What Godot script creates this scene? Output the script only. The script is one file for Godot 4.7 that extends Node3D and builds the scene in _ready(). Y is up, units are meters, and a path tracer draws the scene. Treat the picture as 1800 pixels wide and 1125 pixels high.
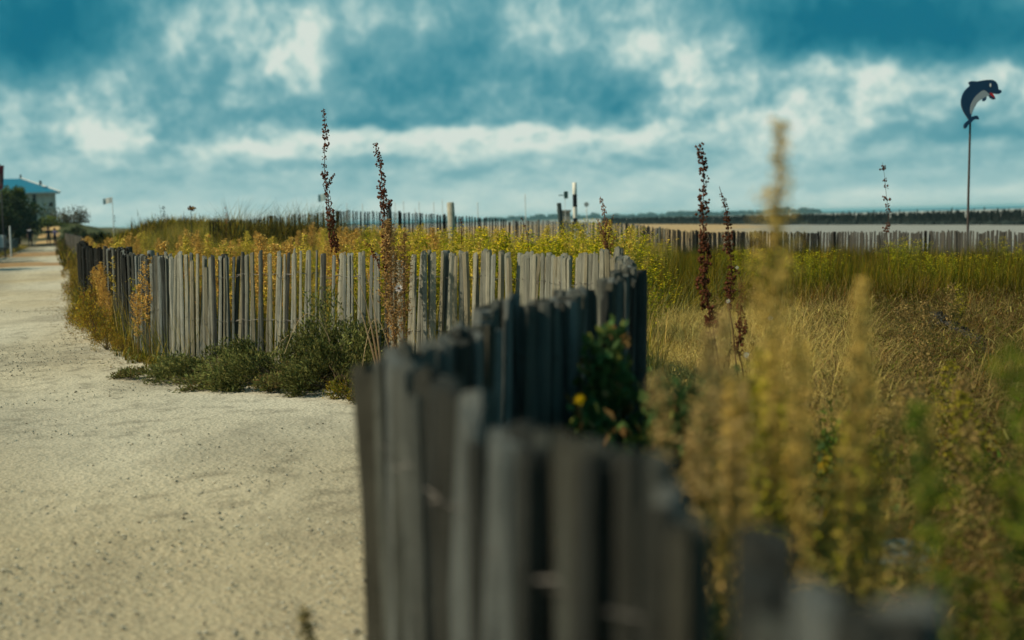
extends Node3D
# A gravel path beside zigzag chestnut-paling fences in coastal dunes. Units are metres, y up; the camera looks along -z.

class MB:
	var v := PackedVector3Array()
	var c := PackedColorArray()
	var n := PackedVector3Array()
	func tri(a: Vector3, b: Vector3, d: Vector3, k: Color) -> void:
		v.append(a); v.append(b); v.append(d)
		c.append(k); c.append(k); c.append(k)
	func tri3(a: Vector3, b: Vector3, d: Vector3, ka: Color, kb: Color, kd: Color) -> void:
		v.append(a); v.append(b); v.append(d)
		c.append(ka); c.append(kb); c.append(kd)
	func quad(a: Vector3, b: Vector3, d: Vector3, e: Vector3, k: Color) -> void:
		tri(a, b, d, k); tri(a, d, e, k)
	func quad2(a: Vector3, b: Vector3, d: Vector3, e: Vector3, k0: Color, k1: Color) -> void:
		tri3(a, b, d, k0, k0, k1); tri3(a, d, e, k0, k1, k1)
	func box(lo: Vector3, hi: Vector3, k: Color) -> void:
		var p := [Vector3(lo.x, lo.y, lo.z), Vector3(hi.x, lo.y, lo.z), Vector3(hi.x, hi.y, lo.z), Vector3(lo.x, hi.y, lo.z), Vector3(lo.x, lo.y, hi.z), Vector3(hi.x, lo.y, hi.z), Vector3(hi.x, hi.y, hi.z), Vector3(lo.x, hi.y, hi.z)]
		for f in [[0, 1, 2, 3], [5, 4, 7, 6], [4, 0, 3, 7], [1, 5, 6, 2], [3, 2, 6, 7], [4, 5, 1, 0]]:
			quad(p[f[0]], p[f[1]], p[f[2]], p[f[3]], k)
	func tube(pts: Array, rads: Array, sides: int, k0: Color, k1: Color, cap := true) -> void:
		var rings := []
		for i in pts.size():
			var a: Vector3 = pts[maxi(i - 1, 0)]
			var b: Vector3 = pts[mini(i + 1, pts.size() - 1)]
			var t := (b - a).normalized()
			var s := t.cross(Vector3(0.31, 0.12, 0.94)).normalized()
			var u := t.cross(s)
			var ring := []
			for j in sides:
				var an := TAU * j / sides
				ring.append(pts[i] + (s * cos(an) + u * sin(an)) * rads[i])
			rings.append(ring)
		var m := pts.size() - 1
		for i in m:
			var ka := k0.lerp(k1, float(i) / m)
			var kb := k0.lerp(k1, float(i + 1) / m)
			for j in sides:
				var j2 := (j + 1) % sides
				quad2(rings[i][j], rings[i][j2], rings[i + 1][j2], rings[i + 1][j], ka, kb)
		if cap:
			for j in sides:
				tri(rings[m][j], rings[m][(j + 1) % sides], pts[m], k1)
	# a grass blade that rises from p and bends towards way
	func blade(p: Vector3, way: Vector3, h: float, lean: float, w: float, k0: Color, k1: Color, segs := 3) -> void:
		var side := Vector3(-way.z, 0.0, way.x) * w * 0.5
		var last := p
		for i in segs:
			var t := float(i + 1) / segs
			var q := p + Vector3(0, h * t * (1.0 - 0.35 * lean * t), 0) + way * (h * lean * t * t)
			var w0 := 1.0 - 0.75 * float(i) / segs
			var w1 := 1.0 - 0.75 * t
			var ka := k0.lerp(k1, float(i) / segs)
			var kb := k0.lerp(k1, t)
			if i < segs - 1:
				quad2(last - side * w0, last + side * w0, q + side * w1, q - side * w1, ka, kb)
			else:
				tri3(last - side * w0, last + side * w0, q, ka, ka, kb)
			last = q
	# a pointed leaf lying along way with its flat side towards up
	func leaf(p: Vector3, way: Vector3, up: Vector3, l: float, w: float, k: Color) -> void:
		var s := way.cross(up).normalized() * w * 0.5
		var mid := p + way * l * 0.45 + up * l * 0.06
		tri(p, mid + s, p + way * l, k)
		tri(p, p + way * l, mid - s, k)
	func blob(p: Vector3, r: Vector3, k: Color) -> void:
		var q := [p + Vector3(r.x, 0, 0), p + Vector3(0, 0, r.z), p - Vector3(r.x, 0, 0), p - Vector3(0, 0, r.z)]
		for i in 4:
			tri(q[i], q[(i + 1) % 4], p + Vector3(0, r.y, 0), k)
			tri(q[(i + 1) % 4], q[i], p - Vector3(0, r.y, 0), k)
	func mesh() -> ArrayMesh:
		var a := []
		a.resize(Mesh.ARRAY_MAX)
		a[Mesh.ARRAY_VERTEX] = v
		a[Mesh.ARRAY_COLOR] = c
		if n.size() == v.size():
			a[Mesh.ARRAY_NORMAL] = n
		var m := ArrayMesh.new()
		m.add_surface_from_arrays(Mesh.PRIMITIVE_TRIANGLES, a)
		return m
	func smooth() -> ArrayMesh:
		var st := SurfaceTool.new()
		st.create_from(mesh(), 0)
		st.index()
		st.generate_normals()
		return st.commit()

var rng := RandomNumberGenerator.new()
var nz := FastNoiseLite.new()
var nz2 := FastNoiseLite.new()
var taken := {}
var M := {}

func R(a: float, b: float) -> float:
	return rng.randf_range(a, b)

func col(r: float, g: float, b: float, s := 0.0) -> Color:
	var f := 1.0 + R(-s, s)
	return Color(r * f, g * f, b * f)

func pick(a: Array) -> Variant:
	return a[rng.randi() % a.size()]

func tint(k: Color, s: float) -> Color:
	var f := 1.0 + R(-s, s)
	return Color(k.r * f * (1.0 + R(-s, s) * 0.25), k.g * f, k.b * f)

func numbered(nm: String) -> String:
	var k: int = taken.get(nm, 0)
	taken[nm] = k + 1
	return nm if k == 0 else "%s_%03d" % [nm, k]

func tag(o: Node, label: String, category: String, group := "") -> void:
	o.set_meta("label", label)
	o.set_meta("category", category)
	if group != "":
		o.set_meta("group", group)

func thing(nm: String, label: String, category: String, at := Vector3.ZERO, group := "") -> Node3D:
	var o := Node3D.new()
	o.name = numbered(nm)
	add_child(o)
	o.position = at
	tag(o, label, category, group)
	return o

func part(nm: String, m: Mesh, mat: Material, parent: Node, xf := Transform3D.IDENTITY) -> MeshInstance3D:
	var o := MeshInstance3D.new()
	var k: int = parent.get_meta("n_" + nm, 0) if parent.has_meta("n_" + nm) else 0
	parent.set_meta("n_" + nm, k + 1)
	o.name = nm if k == 0 else "%s_%03d" % [nm, k]
	o.mesh = m
	o.material_override = mat
	parent.add_child(o)
	o.transform = xf
	if nm in ["flowers", "seeds", "seed_head", "foliage", "crown", "blades"]:
		o.set_meta("kind", "stuff")
	return o

func structure(nm: String, m: Mesh, mat: Material) -> MeshInstance3D:
	var o := part(nm, m, mat, self)
	o.set_meta("kind", "structure")
	return o

func scatter(nm: String, m: Mesh, mat: Material, where: Array, cols: Array, parent: Node, label := "", category := "") -> MultiMeshInstance3D:
	var mm := MultiMesh.new()
	mm.transform_format = MultiMesh.TRANSFORM_3D
	mm.use_colors = true
	mm.mesh = m
	mm.instance_count = where.size()
	for i in where.size():
		mm.set_instance_transform(i, where[i])
		mm.set_instance_color(i, cols[i])
	var o := MultiMeshInstance3D.new()
	o.name = numbered(nm) if parent == self else nm
	o.multimesh = mm
	o.material_override = mat
	parent.add_child(o, true)
	o.set_meta("kind", "stuff")
	if label != "":
		tag(o, label, category)
	return o

func xf(p: Vector3, yaw := 0.0, s := Vector3.ONE, lean_x := 0.0, lean_z := 0.0) -> Transform3D:
	return Transform3D(Basis.from_euler(Vector3(lean_x, yaw, lean_z)) * Basis.from_scale(s), p)

# ---------------------------------------------------------------- the lie of the land
const PR := [[-3.0, 0.75], [0.0, 0.42], [0.8, 0.26], [1.2, 0.2], [1.5, 0.14], [1.75, 0.0], [2.15, -0.1], [2.6, -0.22], [3.0, -0.31], [3.25, -0.2], [3.5, -0.14], [4.0, -0.1], [4.4, 0.08], [4.8, 0.17], [5.3, 0.33], [6.0, 0.46], [6.6, 0.57], [8.2, 0.65], [9.1, 0.62], [9.8, 0.42], [10.6, 0.1], [11.1, -0.35], [11.5, -0.85], [12.2, -1.45], [13.1, -2.15], [13.7, -2.8], [14.0, -3.35], [15.2, -3.95], [17.5, -4.85], [21.5, -6.5], [26.0, -7.95], [36.7, -11.1], [54.0, -16.5], [78.0, -24.3], [101.0, -31.6], [400.0, -127.0]]
const COAST := [[0.0, 27.0], [20.0, 16.5], [27.0, 13.0], [34.0, 9.5], [46.0, 5.5], [54.0, 0.5], [58.0, -7.0], [90.0, -16.0], [210.0, -52.0], [600.0, -160.0]]

func along(t: Array, d: float) -> float:
	if d <= t[0][0]:
		return t[0][1]
	for i in range(1, t.size()):
		if d <= t[i][0]:
			return lerpf(t[i - 1][1], t[i][1], (d - t[i - 1][0]) / (t[i][0] - t[i - 1][0]))
	return t[-1][1]

func path_right(d: float) -> float:
	return along(PR, d)

func path_left(d: float) -> float:
	return -4.6 - 0.302 * d

func path_rise(d: float) -> float:
	return smoothstep(136.0, 195.0, d) * 2.5

func bell(x: float, y: float) -> float:
	return exp(-(x * x + y * y))

func ground_at(x: float, z: float) -> float:
	var d := -z
	var xr := path_right(d)
	var off := maxf(x - xr, path_left(d) - x)
	var h := path_rise(d)
	if off <= 0.0:
		return h - 0.09
	if x > xr:
		h *= 1.0 - smoothstep(1.5, 9.0, off)
	h += -0.05 + smoothstep(0.0, 0.25, off) * 0.05
	h += smoothstep(0.1, 1.6, off) * (0.1 + 0.10 * nz.get_noise_2d(x * 2.2, z * 2.2))
	if x > xr:
		var in_ := smoothstep(0.5, 3.6, off)
		h += in_ * (0.62 * bell((x + 6.5) / 6.5, (z + 45.0) / 9.0) + 0.98 * bell((x + 13.5) / 5.5, (z + 54.0) / 15.0) + 0.55 * bell((x + 21.0) / 5.0, (z + 84.0) / 20.0))
		h += in_ * 0.12 * nz.get_noise_2d(x * 0.7 + 90.0, z * 0.7)
		h = lerpf(h, -1.9, smoothstep(0.5, 9.0, x - along(COAST, d)))
	else:
		h += smoothstep(1.0, 14.0, off) * 0.5
	return h

func on_ground(x: float, z: float, sink := 0.02) -> Vector3:
	return Vector3(x, ground_at(x, z) - sink, z)

# ---------------------------------------------------------------- materials
func noise_tex(freq: float, kind: int, ramp: Array, size := 256, oct := 4, sd := 1) -> NoiseTexture2D:
	var f := FastNoiseLite.new()
	f.seed = sd
	f.noise_type = kind
	f.frequency = freq
	f.fractal_octaves = oct
	var t := NoiseTexture2D.new()
	t.width = size
	t.height = size
	t.seamless = true
	t.noise = f
	var g := Gradient.new()
	var offs := PackedFloat32Array()
	var cols := PackedColorArray()
	for e in ramp:
		offs.append(e[0])
		cols.append(e[1])
	g.offsets = offs
	g.colors = cols
	t.color_ramp = g
	return t

func grey(a: float) -> Color:
	return Color(a, a, a)

func plain(r: float, g: float, b: float, rough := 0.8) -> StandardMaterial3D:
	var m := StandardMaterial3D.new()
	m.albedo_color = Color(r, g, b).linear_to_srgb()
	m.roughness = rough
	m.metallic_specular = 0.3
	return m

func leafy(through: float, rough := 0.75) -> StandardMaterial3D:
	var m := StandardMaterial3D.new()
	m.vertex_color_use_as_albedo = true
	m.roughness = rough
	m.metallic_specular = 0.12
	m.cull_mode = BaseMaterial3D.CULL_DISABLED
	if through > 0.0:
		m.backlight_enabled = true
		m.backlight = Color(through, through, through)
	return m

func make_materials() -> void:
	M.leaf = leafy(0.7, 0.55)
	M.dry = leafy(0.45, 0.85)
	M.seed = leafy(0.0, 0.8)
	M.paint = leafy(0.0, 0.5)
	var grain := noise_tex(0.03, FastNoiseLite.TYPE_SIMPLEX, [[0.0, grey(0.55)], [0.40, grey(0.80)], [0.52, grey(0.95)], [1.0, grey(1.0)]], 256, 5, 3)
	var worn := noise_tex(0.03, FastNoiseLite.TYPE_SIMPLEX, [[0.0, Color(0.22, 0.21, 0.20)], [0.36, Color(0.55, 0.54, 0.52)], [0.5, Color(0.92, 0.93, 0.94)], [1.0, Color(1, 1, 1)]], 256, 5, 14)
	var grain_h := noise_tex(0.045, FastNoiseLite.TYPE_SIMPLEX, [[0.0, grey(0.0)], [1.0, grey(1.0)]], 256, 5, 8)
	M.wood = []
	M.old_shaded_wood = []
	M.deep_shade_wood = []
	var tones := [[0.47, 0.46, 0.37], [0.40, 0.395, 0.33], [0.52, 0.50, 0.40], [0.33, 0.33, 0.28], [0.44, 0.45, 0.40], [0.40, 0.36, 0.26]]
	for i in tones.size():
		for old in 3:
			var m := StandardMaterial3D.new()
			var t: Array = tones[i]
			var f: float = [0.42, 0.60, 0.18, 0.29, 0.74, 0.36][i] * (1.0 if old == 1 else 0.11) if old else 0.9  # darker copies: near-fence shade and far-fence backlight put into the wood colour
			m.albedo_color = Color(t[0] * f * (0.96 if old else 1.0), t[1] * f * (1.03 if old else 1.0), t[2] * f * (1.14 if old else 1.0)).linear_to_srgb()
			m.vertex_color_use_as_albedo = true
			m.albedo_texture = worn if old == 1 else grain
			m.uv1_triplanar = true
			m.uv1_scale = Vector3(7.0, 0.42, 7.0)
			m.uv1_offset = Vector3(i * 0.37, i * 0.21, i * 0.11)
			m.roughness = 0.88
			m.metallic_specular = 0.25
			m.heightmap_enabled = true
			m.heightmap_texture = grain_h
			m.heightmap_scale = 0.5
			[M.wood, M.old_shaded_wood, M.deep_shade_wood][old].append(m)
	# gravel of the path: base tone per vertex, grit in the texture, relief as height
	var grit := noise_tex(0.11, FastNoiseLite.TYPE_SIMPLEX, [[0.0, Color(0.66, 0.64, 0.60)], [0.33, Color(0.86, 0.845, 0.82)], [0.5, Color(0.95, 0.945, 0.93)], [1.0, Color(1, 1, 1)]], 1024, 5, 5)
	var grit_h := noise_tex(0.05, FastNoiseLite.TYPE_CELLULAR, [[0.0, grey(0.0)], [1.0, grey(1.0)]], 1024, 3, 6)
	var p := StandardMaterial3D.new()
	p.vertex_color_use_as_albedo = true
	p.albedo_texture = grit
	p.uv1_triplanar = true
	p.uv1_world_triplanar = true
	p.uv1_scale = Vector3(0.37, 0.37, 0.37)
	p.heightmap_enabled = true
	p.heightmap_texture = grit_h
	p.heightmap_scale = 1.1
	p.roughness = 0.95
	p.metallic_specular = 0.15
	M.gravel = p
	var s := StandardMaterial3D.new()
	s.vertex_color_use_as_albedo = true
	s.albedo_texture = noise_tex(0.05, FastNoiseLite.TYPE_SIMPLEX, [[0.0, grey(0.5)], [0.5, grey(0.8)], [1.0, grey(1.0)]], 512, 5, 9)
	s.uv1_triplanar = true
	s.uv1_world_triplanar = true
	s.uv1_scale = Vector3(0.21, 0.21, 0.21)
	s.roughness = 0.95
	s.metallic_specular = 0.15
	M.soil = s
	M.wire = plain(0.10, 0.095, 0.09, 0.6)
	M.wire.metallic = 0.5
	var wall := plain(0.58, 0.56, 0.50, 0.9)
	wall.albedo_texture = noise_tex(0.02, FastNoiseLite.TYPE_SIMPLEX, [[0.0, grey(0.85)], [1.0, grey(1.0)]], 256, 4, 12)
	wall.uv1_triplanar = true
	wall.uv1_scale = Vector3(0.2, 0.06, 0.2)
	M.render_wall = wall
	M.slate = plain(0.015, 0.15, 0.25, 0.5)
	M.metal = plain(0.55, 0.58, 0.58, 0.35)
	M.dark = plain(0.03, 0.03, 0.035, 0.6)

# ---------------------------------------------------------------- the sky
const CLOUDS := [[-17.7,7.4,4.3,1.9,-0.50],[-12.5,5.2,2.5,1.0,-0.18],[-4.3,5.6,2.2,2.0,-0.20],[-0.7,5.8,3.4,1.6,-0.20],[-4.3,4.0,3.8,0.3,-0.22],[4.2,4.7,1.4,0.7,-0.40],[12.4,7.3,2.7,1.3,-0.50],[17.6,6.7,3.4,1.4,-0.50],[8.4,7.7,1.3,1.1,-0.10],[17.8,2.9,3.4,0.4,-0.25],[2.5,3.8,3.4,0.3,-0.15],[-10.7,1.5,6.8,0.6,-0.05],[18.6,1.1,2.7,1.3,-0.12],[-12.1,4.1,1.3,0.7,-0.12],[-8.6,6.9,1.6,1.1,0.42],[-7.5,6.2,0.8,1.0,0.20],[-13.3,7.4,1.6,1.2,0.28],[-15.9,5.2,2.5,1.3,0.34],[-15.3,3.3,1.1,0.6,0.32],[-10.9,7.9,1.3,0.9,0.20],[-4.2,8.1,1.2,0.8,0.30],[1.7,7.6,1.6,1.1,0.34],[6.9,6.3,1.9,1.1,0.40],[6.4,8.0,1.3,0.9,0.15],[12.6,5.5,0.9,0.5,0.20],[14.5,5.0,1.6,0.8,0.28],[17.6,4.6,3.4,0.9,0.28],[-9.5,3.1,1.8,0.4,0.30],[-2.5,3.1,4.5,0.6,0.30],[3.8,3.2,3.8,0.6,0.24],[12.5,3.0,1.8,0.8,0.22],[9.0,4.4,1.8,1.1,0.15],[9.9,3.7,1.8,0.6,0.10],[-18.4,4.4,2.0,1.1,0.10]]

func cloud_density(az: float, el: float) -> Vector2:
	# x: how much cloud lies that way (0 clear, 1 thick); y: fine wisps
	var e := maxf(el, 0.0)
	var y := 8.0 * log(1.0 + e / 2.4)                     # cloud decks are seen edge-on near the horizon: thin bands
	var c := 57.3 * cos(deg_to_rad(e))
	var p := Vector3(sin(deg_to_rad(az)) * c, y, -cos(deg_to_rad(az)) * c)
	var wx := nz.get_noise_3d(p.x * 9.0 + 300.0, p.y * 11.0, p.z * 9.0) * 0.45
	var wy := nz.get_noise_3d(p.x * 9.0 - 200.0, p.y * 11.0 + 70.0, p.z * 9.0) * 0.35
	var q0 := p + Vector3(wx, wy, wx)
	var lo := nz2.get_noise_3d(p.x * 1.5 + 11.0, p.y * 2.4, p.z * 1.5)
	var hi := nz2.get_noise_3d(q0.x * 6.5, q0.y * 7.5 + 40.0, q0.z * 6.5)
	var finer := nz2.get_noise_3d(q0.x * 26.0 + 700.0, q0.y * 22.0, q0.z * 26.0)
	var away := smoothstep(17.0, 30.0, absf(az) + maxf(0.0, e - 7.0) * 2.0)
	var t := 0.52 - 0.16 * smoothstep(5.0, 14.0, e) + 0.38 * exp(-e / 2.6) + lerpf(0.08, 0.62, away) * lo
	var sum := 0.0
	for b in CLOUDS:
		var dx: float = (az + wx * 1.9 - b[0]) / (b[2] * 1.1)
		var dy: float = (el + wy * 1.5 - b[1]) / (b[3] * 1.15)
		var q := dx * dx + dy * dy
		if q < 7.0:
			sum += b[4] * exp(-q * 0.8)
	t += sum * (0.85 if sum > 0.0 else 0.72)
	var rough := 0.25 + 0.75 * smoothstep(1.0, 4.5, e)
	t += (hi * 0.27 + finer * 0.10) * rough * clampf(0.25 + t * 0.8, 0.2, 1.0)
	t = lerpf(t, smoothstep(0.12, 0.98, t), 0.22)
	return Vector2(t, finer * rough)

func sky_colour(az: float, el: float, lit: bool) -> Color:
	var d := cloud_density(az, el)
	var t := d.x
	if lit:
		# sunlight comes from the upper left: cloud edges on that side are brighter, the far sides greyer
		var o := cloud_density(az - 0.55, el + 0.4)
		t += clampf((d.x - o.x) * 0.75, -0.12, 0.2) * smoothstep(0.35, 0.7, t)
	t = clampf(t, 0.0, 1.0)
	var ramp := [Color(0, 0.365, 0.465), Color(0.20, 0.505, 0.57), Color(0.43, 0.64, 0.67), Color(0.63, 0.765, 0.76), Color(0.83, 0.885, 0.84)]
	var k := t * 4.0
	var i := mini(int(k), 3)
	var r := (ramp[i] as Color).lerp(ramp[i + 1], k - i)
	return Color(r.r * 0.965, r.g * 0.965, r.b * 0.965)

func make_sky() -> ImageTexture:
	var w := 512
	var h := 256
	var im := Image.create(w, h, false, Image.FORMAT_RGB8)
	for j in h:
		var el := 90.0 - (j + 0.5) * 180.0 / h
		for i in w:
			if el < -3.0:
				im.set_pixel(i, j, Color(0.42, 0.43, 0.36))
			else:
				im.set_pixel(i, j, sky_colour(wrapf((i + 0.5) * 360.0 / w, -180.0, 180.0), el, false))
	im.resize(4096, 2048, Image.INTERPOLATE_CUBIC)
	var x0 := -320
	var y1 := 1024 + 12
	var y0 := 1024 - 170
	for j in range(y0, y1):
		var el := 90.0 - (j + 0.5) * 180.0 / 2048.0
		for i in 640:
			var az := (x0 + i + 0.5) * 360.0 / 4096.0
			im.set_pixel((x0 + i + 4096) % 4096, j, sky_colour(az, el, true))
	return ImageTexture.create_from_image(im)

# ---------------------------------------------------------------- setting
func steps(spans: Array) -> Array:
	var out := []
	var a: float = spans[0]
	for i in range(1, spans.size(), 2):
		var st: float = spans[i]
		var b: float = spans[i + 1]
		while a < b - st * 0.5:
			out.append(a)
			a += st
		a = b
	out.append(a)
	return out

func sheet(xs: Array, zs: Array, height: Callable, colour: Callable) -> ArrayMesh:
	var v := PackedVector3Array()
	var c := PackedColorArray()
	var ix := PackedInt32Array()
	var w := xs.size()
	for j in zs.size():
		for i in w:
			var p := Vector3(xs[i], 0, zs[j])
			p.y = height.call(p.x, p.z)
			v.append(p)
			c.append(colour.call(p))
	var n := PackedVector3Array()
	n.resize(v.size())
	for j in zs.size():
		for i in w:
			var a := v[j * w + mini(i + 1, w - 1)] - v[j * w + maxi(i - 1, 0)]
			var b := v[mini(j + 1, zs.size() - 1) * w + i] - v[maxi(j - 1, 0) * w + i]
			var q := b.cross(a).normalized()
			n[j * w + i] = q if q.y > 0.0 else -q
	for j in zs.size() - 1:
		for i in w - 1:
			var a := j * w + i
			ix.append_array(PackedInt32Array([a, a + w + 1, a + 1, a, a + w, a + w + 1]))
	var arr := []
	arr.resize(Mesh.ARRAY_MAX)
	arr[Mesh.ARRAY_VERTEX] = v
	arr[Mesh.ARRAY_NORMAL] = n
	arr[Mesh.ARRAY_COLOR] = c
	arr[Mesh.ARRAY_INDEX] = ix
	var m := ArrayMesh.new()
	m.add_surface_from_arrays(Mesh.PRIMITIVE_TRIANGLES, arr)
	return m

func soil_colour(p: Vector3) -> Color:
	var d := -p.z
	var s := nz.get_noise_2d(p.x * 4.0, p.z * 4.0)
	var sand := smoothstep(-1.0, 3.0, p.x - along(COAST, d)) if p.x > path_right(d) else 0.0
	var k := Color(0.10, 0.07, 0.032).lerp(Color(0.075, 0.065, 0.026), clampf(s * 1.5 + 0.5, 0, 1))
	var near := smoothstep(0.5, 0.0, maxf(p.x - path_right(d), path_left(d) - p.x))
	k = k.lerp(Color(0.46, 0.41, 0.30), near * 0.8)
	if d > 140.0:
		k = k.lerp(Color(0.10, 0.11, 0.045), smoothstep(140.0, 170.0, d))
	return k.lerp(Color(0.46, 0.33, 0.18), sand)

func path_edge(d: float) -> float:
	return path_right(d) + 0.06 + 0.10 * nz.get_noise_2d(d * 14.0, 3.0) + minf(0.16, d * 0.006) * nz.get_noise_2d(d * 3.5, 77.0)

func make_path() -> void:
	var zs := steps([3.0, -0.25, -4.0, -0.06, -16.0, -0.12, -30.0, -0.3, -60.0, -0.8, -120.0, -2.0, -214.0])
	zs = []
	var a := -3.0
	while a < 214.0:
		zs.append(a)
		a += 0.25 if a < 3.0 else 0.05 if a < 16.0 else 0.1 if a < 30.0 else 0.3 if a < 70.0 else 1.0
	var v := PackedVector3Array()
	var c := PackedColorArray()
	var n := PackedVector3Array()
	var ix := PackedInt32Array()
	var w := 96
	for j in zs.size():
		var d: float = zs[j]
		var l := path_left(d) - 0.1 * nz.get_noise_2d(d * 6.0, 9.0)
		var r := path_edge(d)
		for i in w:
			var u := float(i) / (w - 1)
			u = 1.0 - pow(1.0 - u, 1.15)
			var x := lerpf(l, r, u)
			var edge := minf(x - l, r - x)
			var y := path_rise(d) + 0.008 * nz2.get_noise_2d(x * 38.0, d * 38.0) + 0.012 * nz.get_noise_2d(x * 12.0, d * 12.0) + 0.02 * nz.get_noise_2d(x * 2.0, d * 2.0)
			y -= smoothstep(0.16, 0.0, edge) * 0.09
			v.append(Vector3(x, y, -d))
			var k := Color(0.50, 0.487, 0.42)
			var tan_ := clampf(0.42 + 0.9 * nz.get_noise_2d(x * 2.4 + 40.0, d * 1.6) + smoothstep(10.0, 4.5, d) * 0.85, 0.0, 1.0)
			k = k.lerp(Color(0.40, 0.335, 0.215), tan_ * 0.75)
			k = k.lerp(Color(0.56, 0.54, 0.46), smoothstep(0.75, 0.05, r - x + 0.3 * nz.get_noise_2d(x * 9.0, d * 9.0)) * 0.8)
			# bands of bare earth across the far path
			var e := smoothstep(0.0, 0.3, bell((d - 61.0 - x * 0.2 - 4.0) / 4.5, 0.0) - 0.4 + 0.5 * nz.get_noise_2d(x * 4.0, d * 1.5)) + smoothstep(0.0, 0.3, bell((d - 88.0) / 9.0, 0.0) - 0.35 + 0.4 * nz.get_noise_2d(x * 3.0, d))
			k = k * lerpf(0.86, 1.0, smoothstep(4.5, 8.0, d)) * lerpf(0.70, 1.14, smoothstep(0.25, 0.8, (x - l) / (r - l) + 0.12 * nz.get_noise_2d(x * 3.0, d * 1.2 + 50.0)))  # picture-edge darkening painted in: dimmer to the left and near the camera
			var lane := bell(((x - l) / (r - l) - 0.36) / 0.07, 0.0) + bell(((x - l) / (r - l) - 0.62) / 0.08, 0.0)
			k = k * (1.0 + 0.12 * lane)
			k = k.lerp(Color(0.36, 0.21, 0.085), clampf(e, 0.0, 1.0) * 0.8)
			k = k.lerp(Color(0.60, 0.41, 0.20), smoothstep(125.0, 150.0, d))
			var wheel := 0.5 + 0.5 * nz2.get_noise_2d(x * 9.0, d * 4.0)
			var blot := smoothstep(0.05, 0.45, nz.get_noise_2d(x * 7.0 + 9.0, d * 4.5 + 30.0))
			var pit_shade := smoothstep(0.12, 0.5, nz2.get_noise_2d(x * 60.0, d * 34.0)) * (0.4 + 0.6 * smoothstep(-0.2, 0.3, nz.get_noise_2d(x * 5.0 - 60.0, d * 5.0)))  # shade of small pits painted as dark specks, without relief
			k = k * lerpf(0.84, 1.06, wheel) * (1.0 - 0.2 * blot) * (1.0 - 0.3 * pit_shade)
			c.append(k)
	n.resize(v.size())
	for j in zs.size():
		for i in w:
			var p := v[j * w + mini(i + 1, w - 1)] - v[j * w + maxi(i - 1, 0)]
			var q := v[mini(j + 1, zs.size() - 1) * w + i] - v[maxi(j - 1, 0) * w + i]
			var o := q.cross(p).normalized()
			n[j * w + i] = o if o.y > 0.0 else -o
	for j in zs.size() - 1:
		for i in w - 1:
			var p := j * w + i
			ix.append_array(PackedInt32Array([p, p + w + 1, p + 1, p, p + w, p + w + 1]))
	var arr := []
	arr.resize(Mesh.ARRAY_MAX)
	arr[Mesh.ARRAY_VERTEX] = v
	arr[Mesh.ARRAY_NORMAL] = n
	arr[Mesh.ARRAY_COLOR] = c
	arr[Mesh.ARRAY_INDEX] = ix
	var m := ArrayMesh.new()
	m.add_surface_from_arrays(Mesh.PRIMITIVE_TRIANGLES, arr)
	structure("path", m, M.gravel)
	# loose stones on it
	for kind in 2:
		var st := MB.new()
		st.blob(Vector3.ZERO, Vector3(1, 0.6, 0.8), grey(1))
		var where := []
		var cols := []
		for i in 17000:
			var d := 4.2 + 22.0 * pow(rng.randf(), 1.7)
			var u := rng.randf()
			var x := lerpf(maxf(path_left(d), -0.42 * d), path_edge(d), u)
			if nz.get_noise_2d(x * 9.0, d * 7.0) < R(-0.5, 0.25):
				continue
			var s := (0.0032 + 0.009 * pow(rng.randf(), 4.0)) * (1.0 + d * 0.02)
			where.append(xf(Vector3(x, path_rise(d) + s * 0.2, -d), R(0, 6), Vector3(s, s, s), R(-0.4, 0.4), R(-0.4, 0.4)))
			var f := R(0.5, 1.15)
			cols.append(Color(0.44 * f, 0.42 * f, 0.34 * f) if kind == 0 else Color(0.24 * f, 0.215 * f, 0.165 * f))
			if kind == 1 and i > 2600:
				break
		scatter("loose_gravel", st.mesh(), M.seed, where, cols, self, ["pale loose grit strewn over the gravel path", "dark small stones and crumbs strewn over the gravel path"][kind], "gravel")

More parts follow.
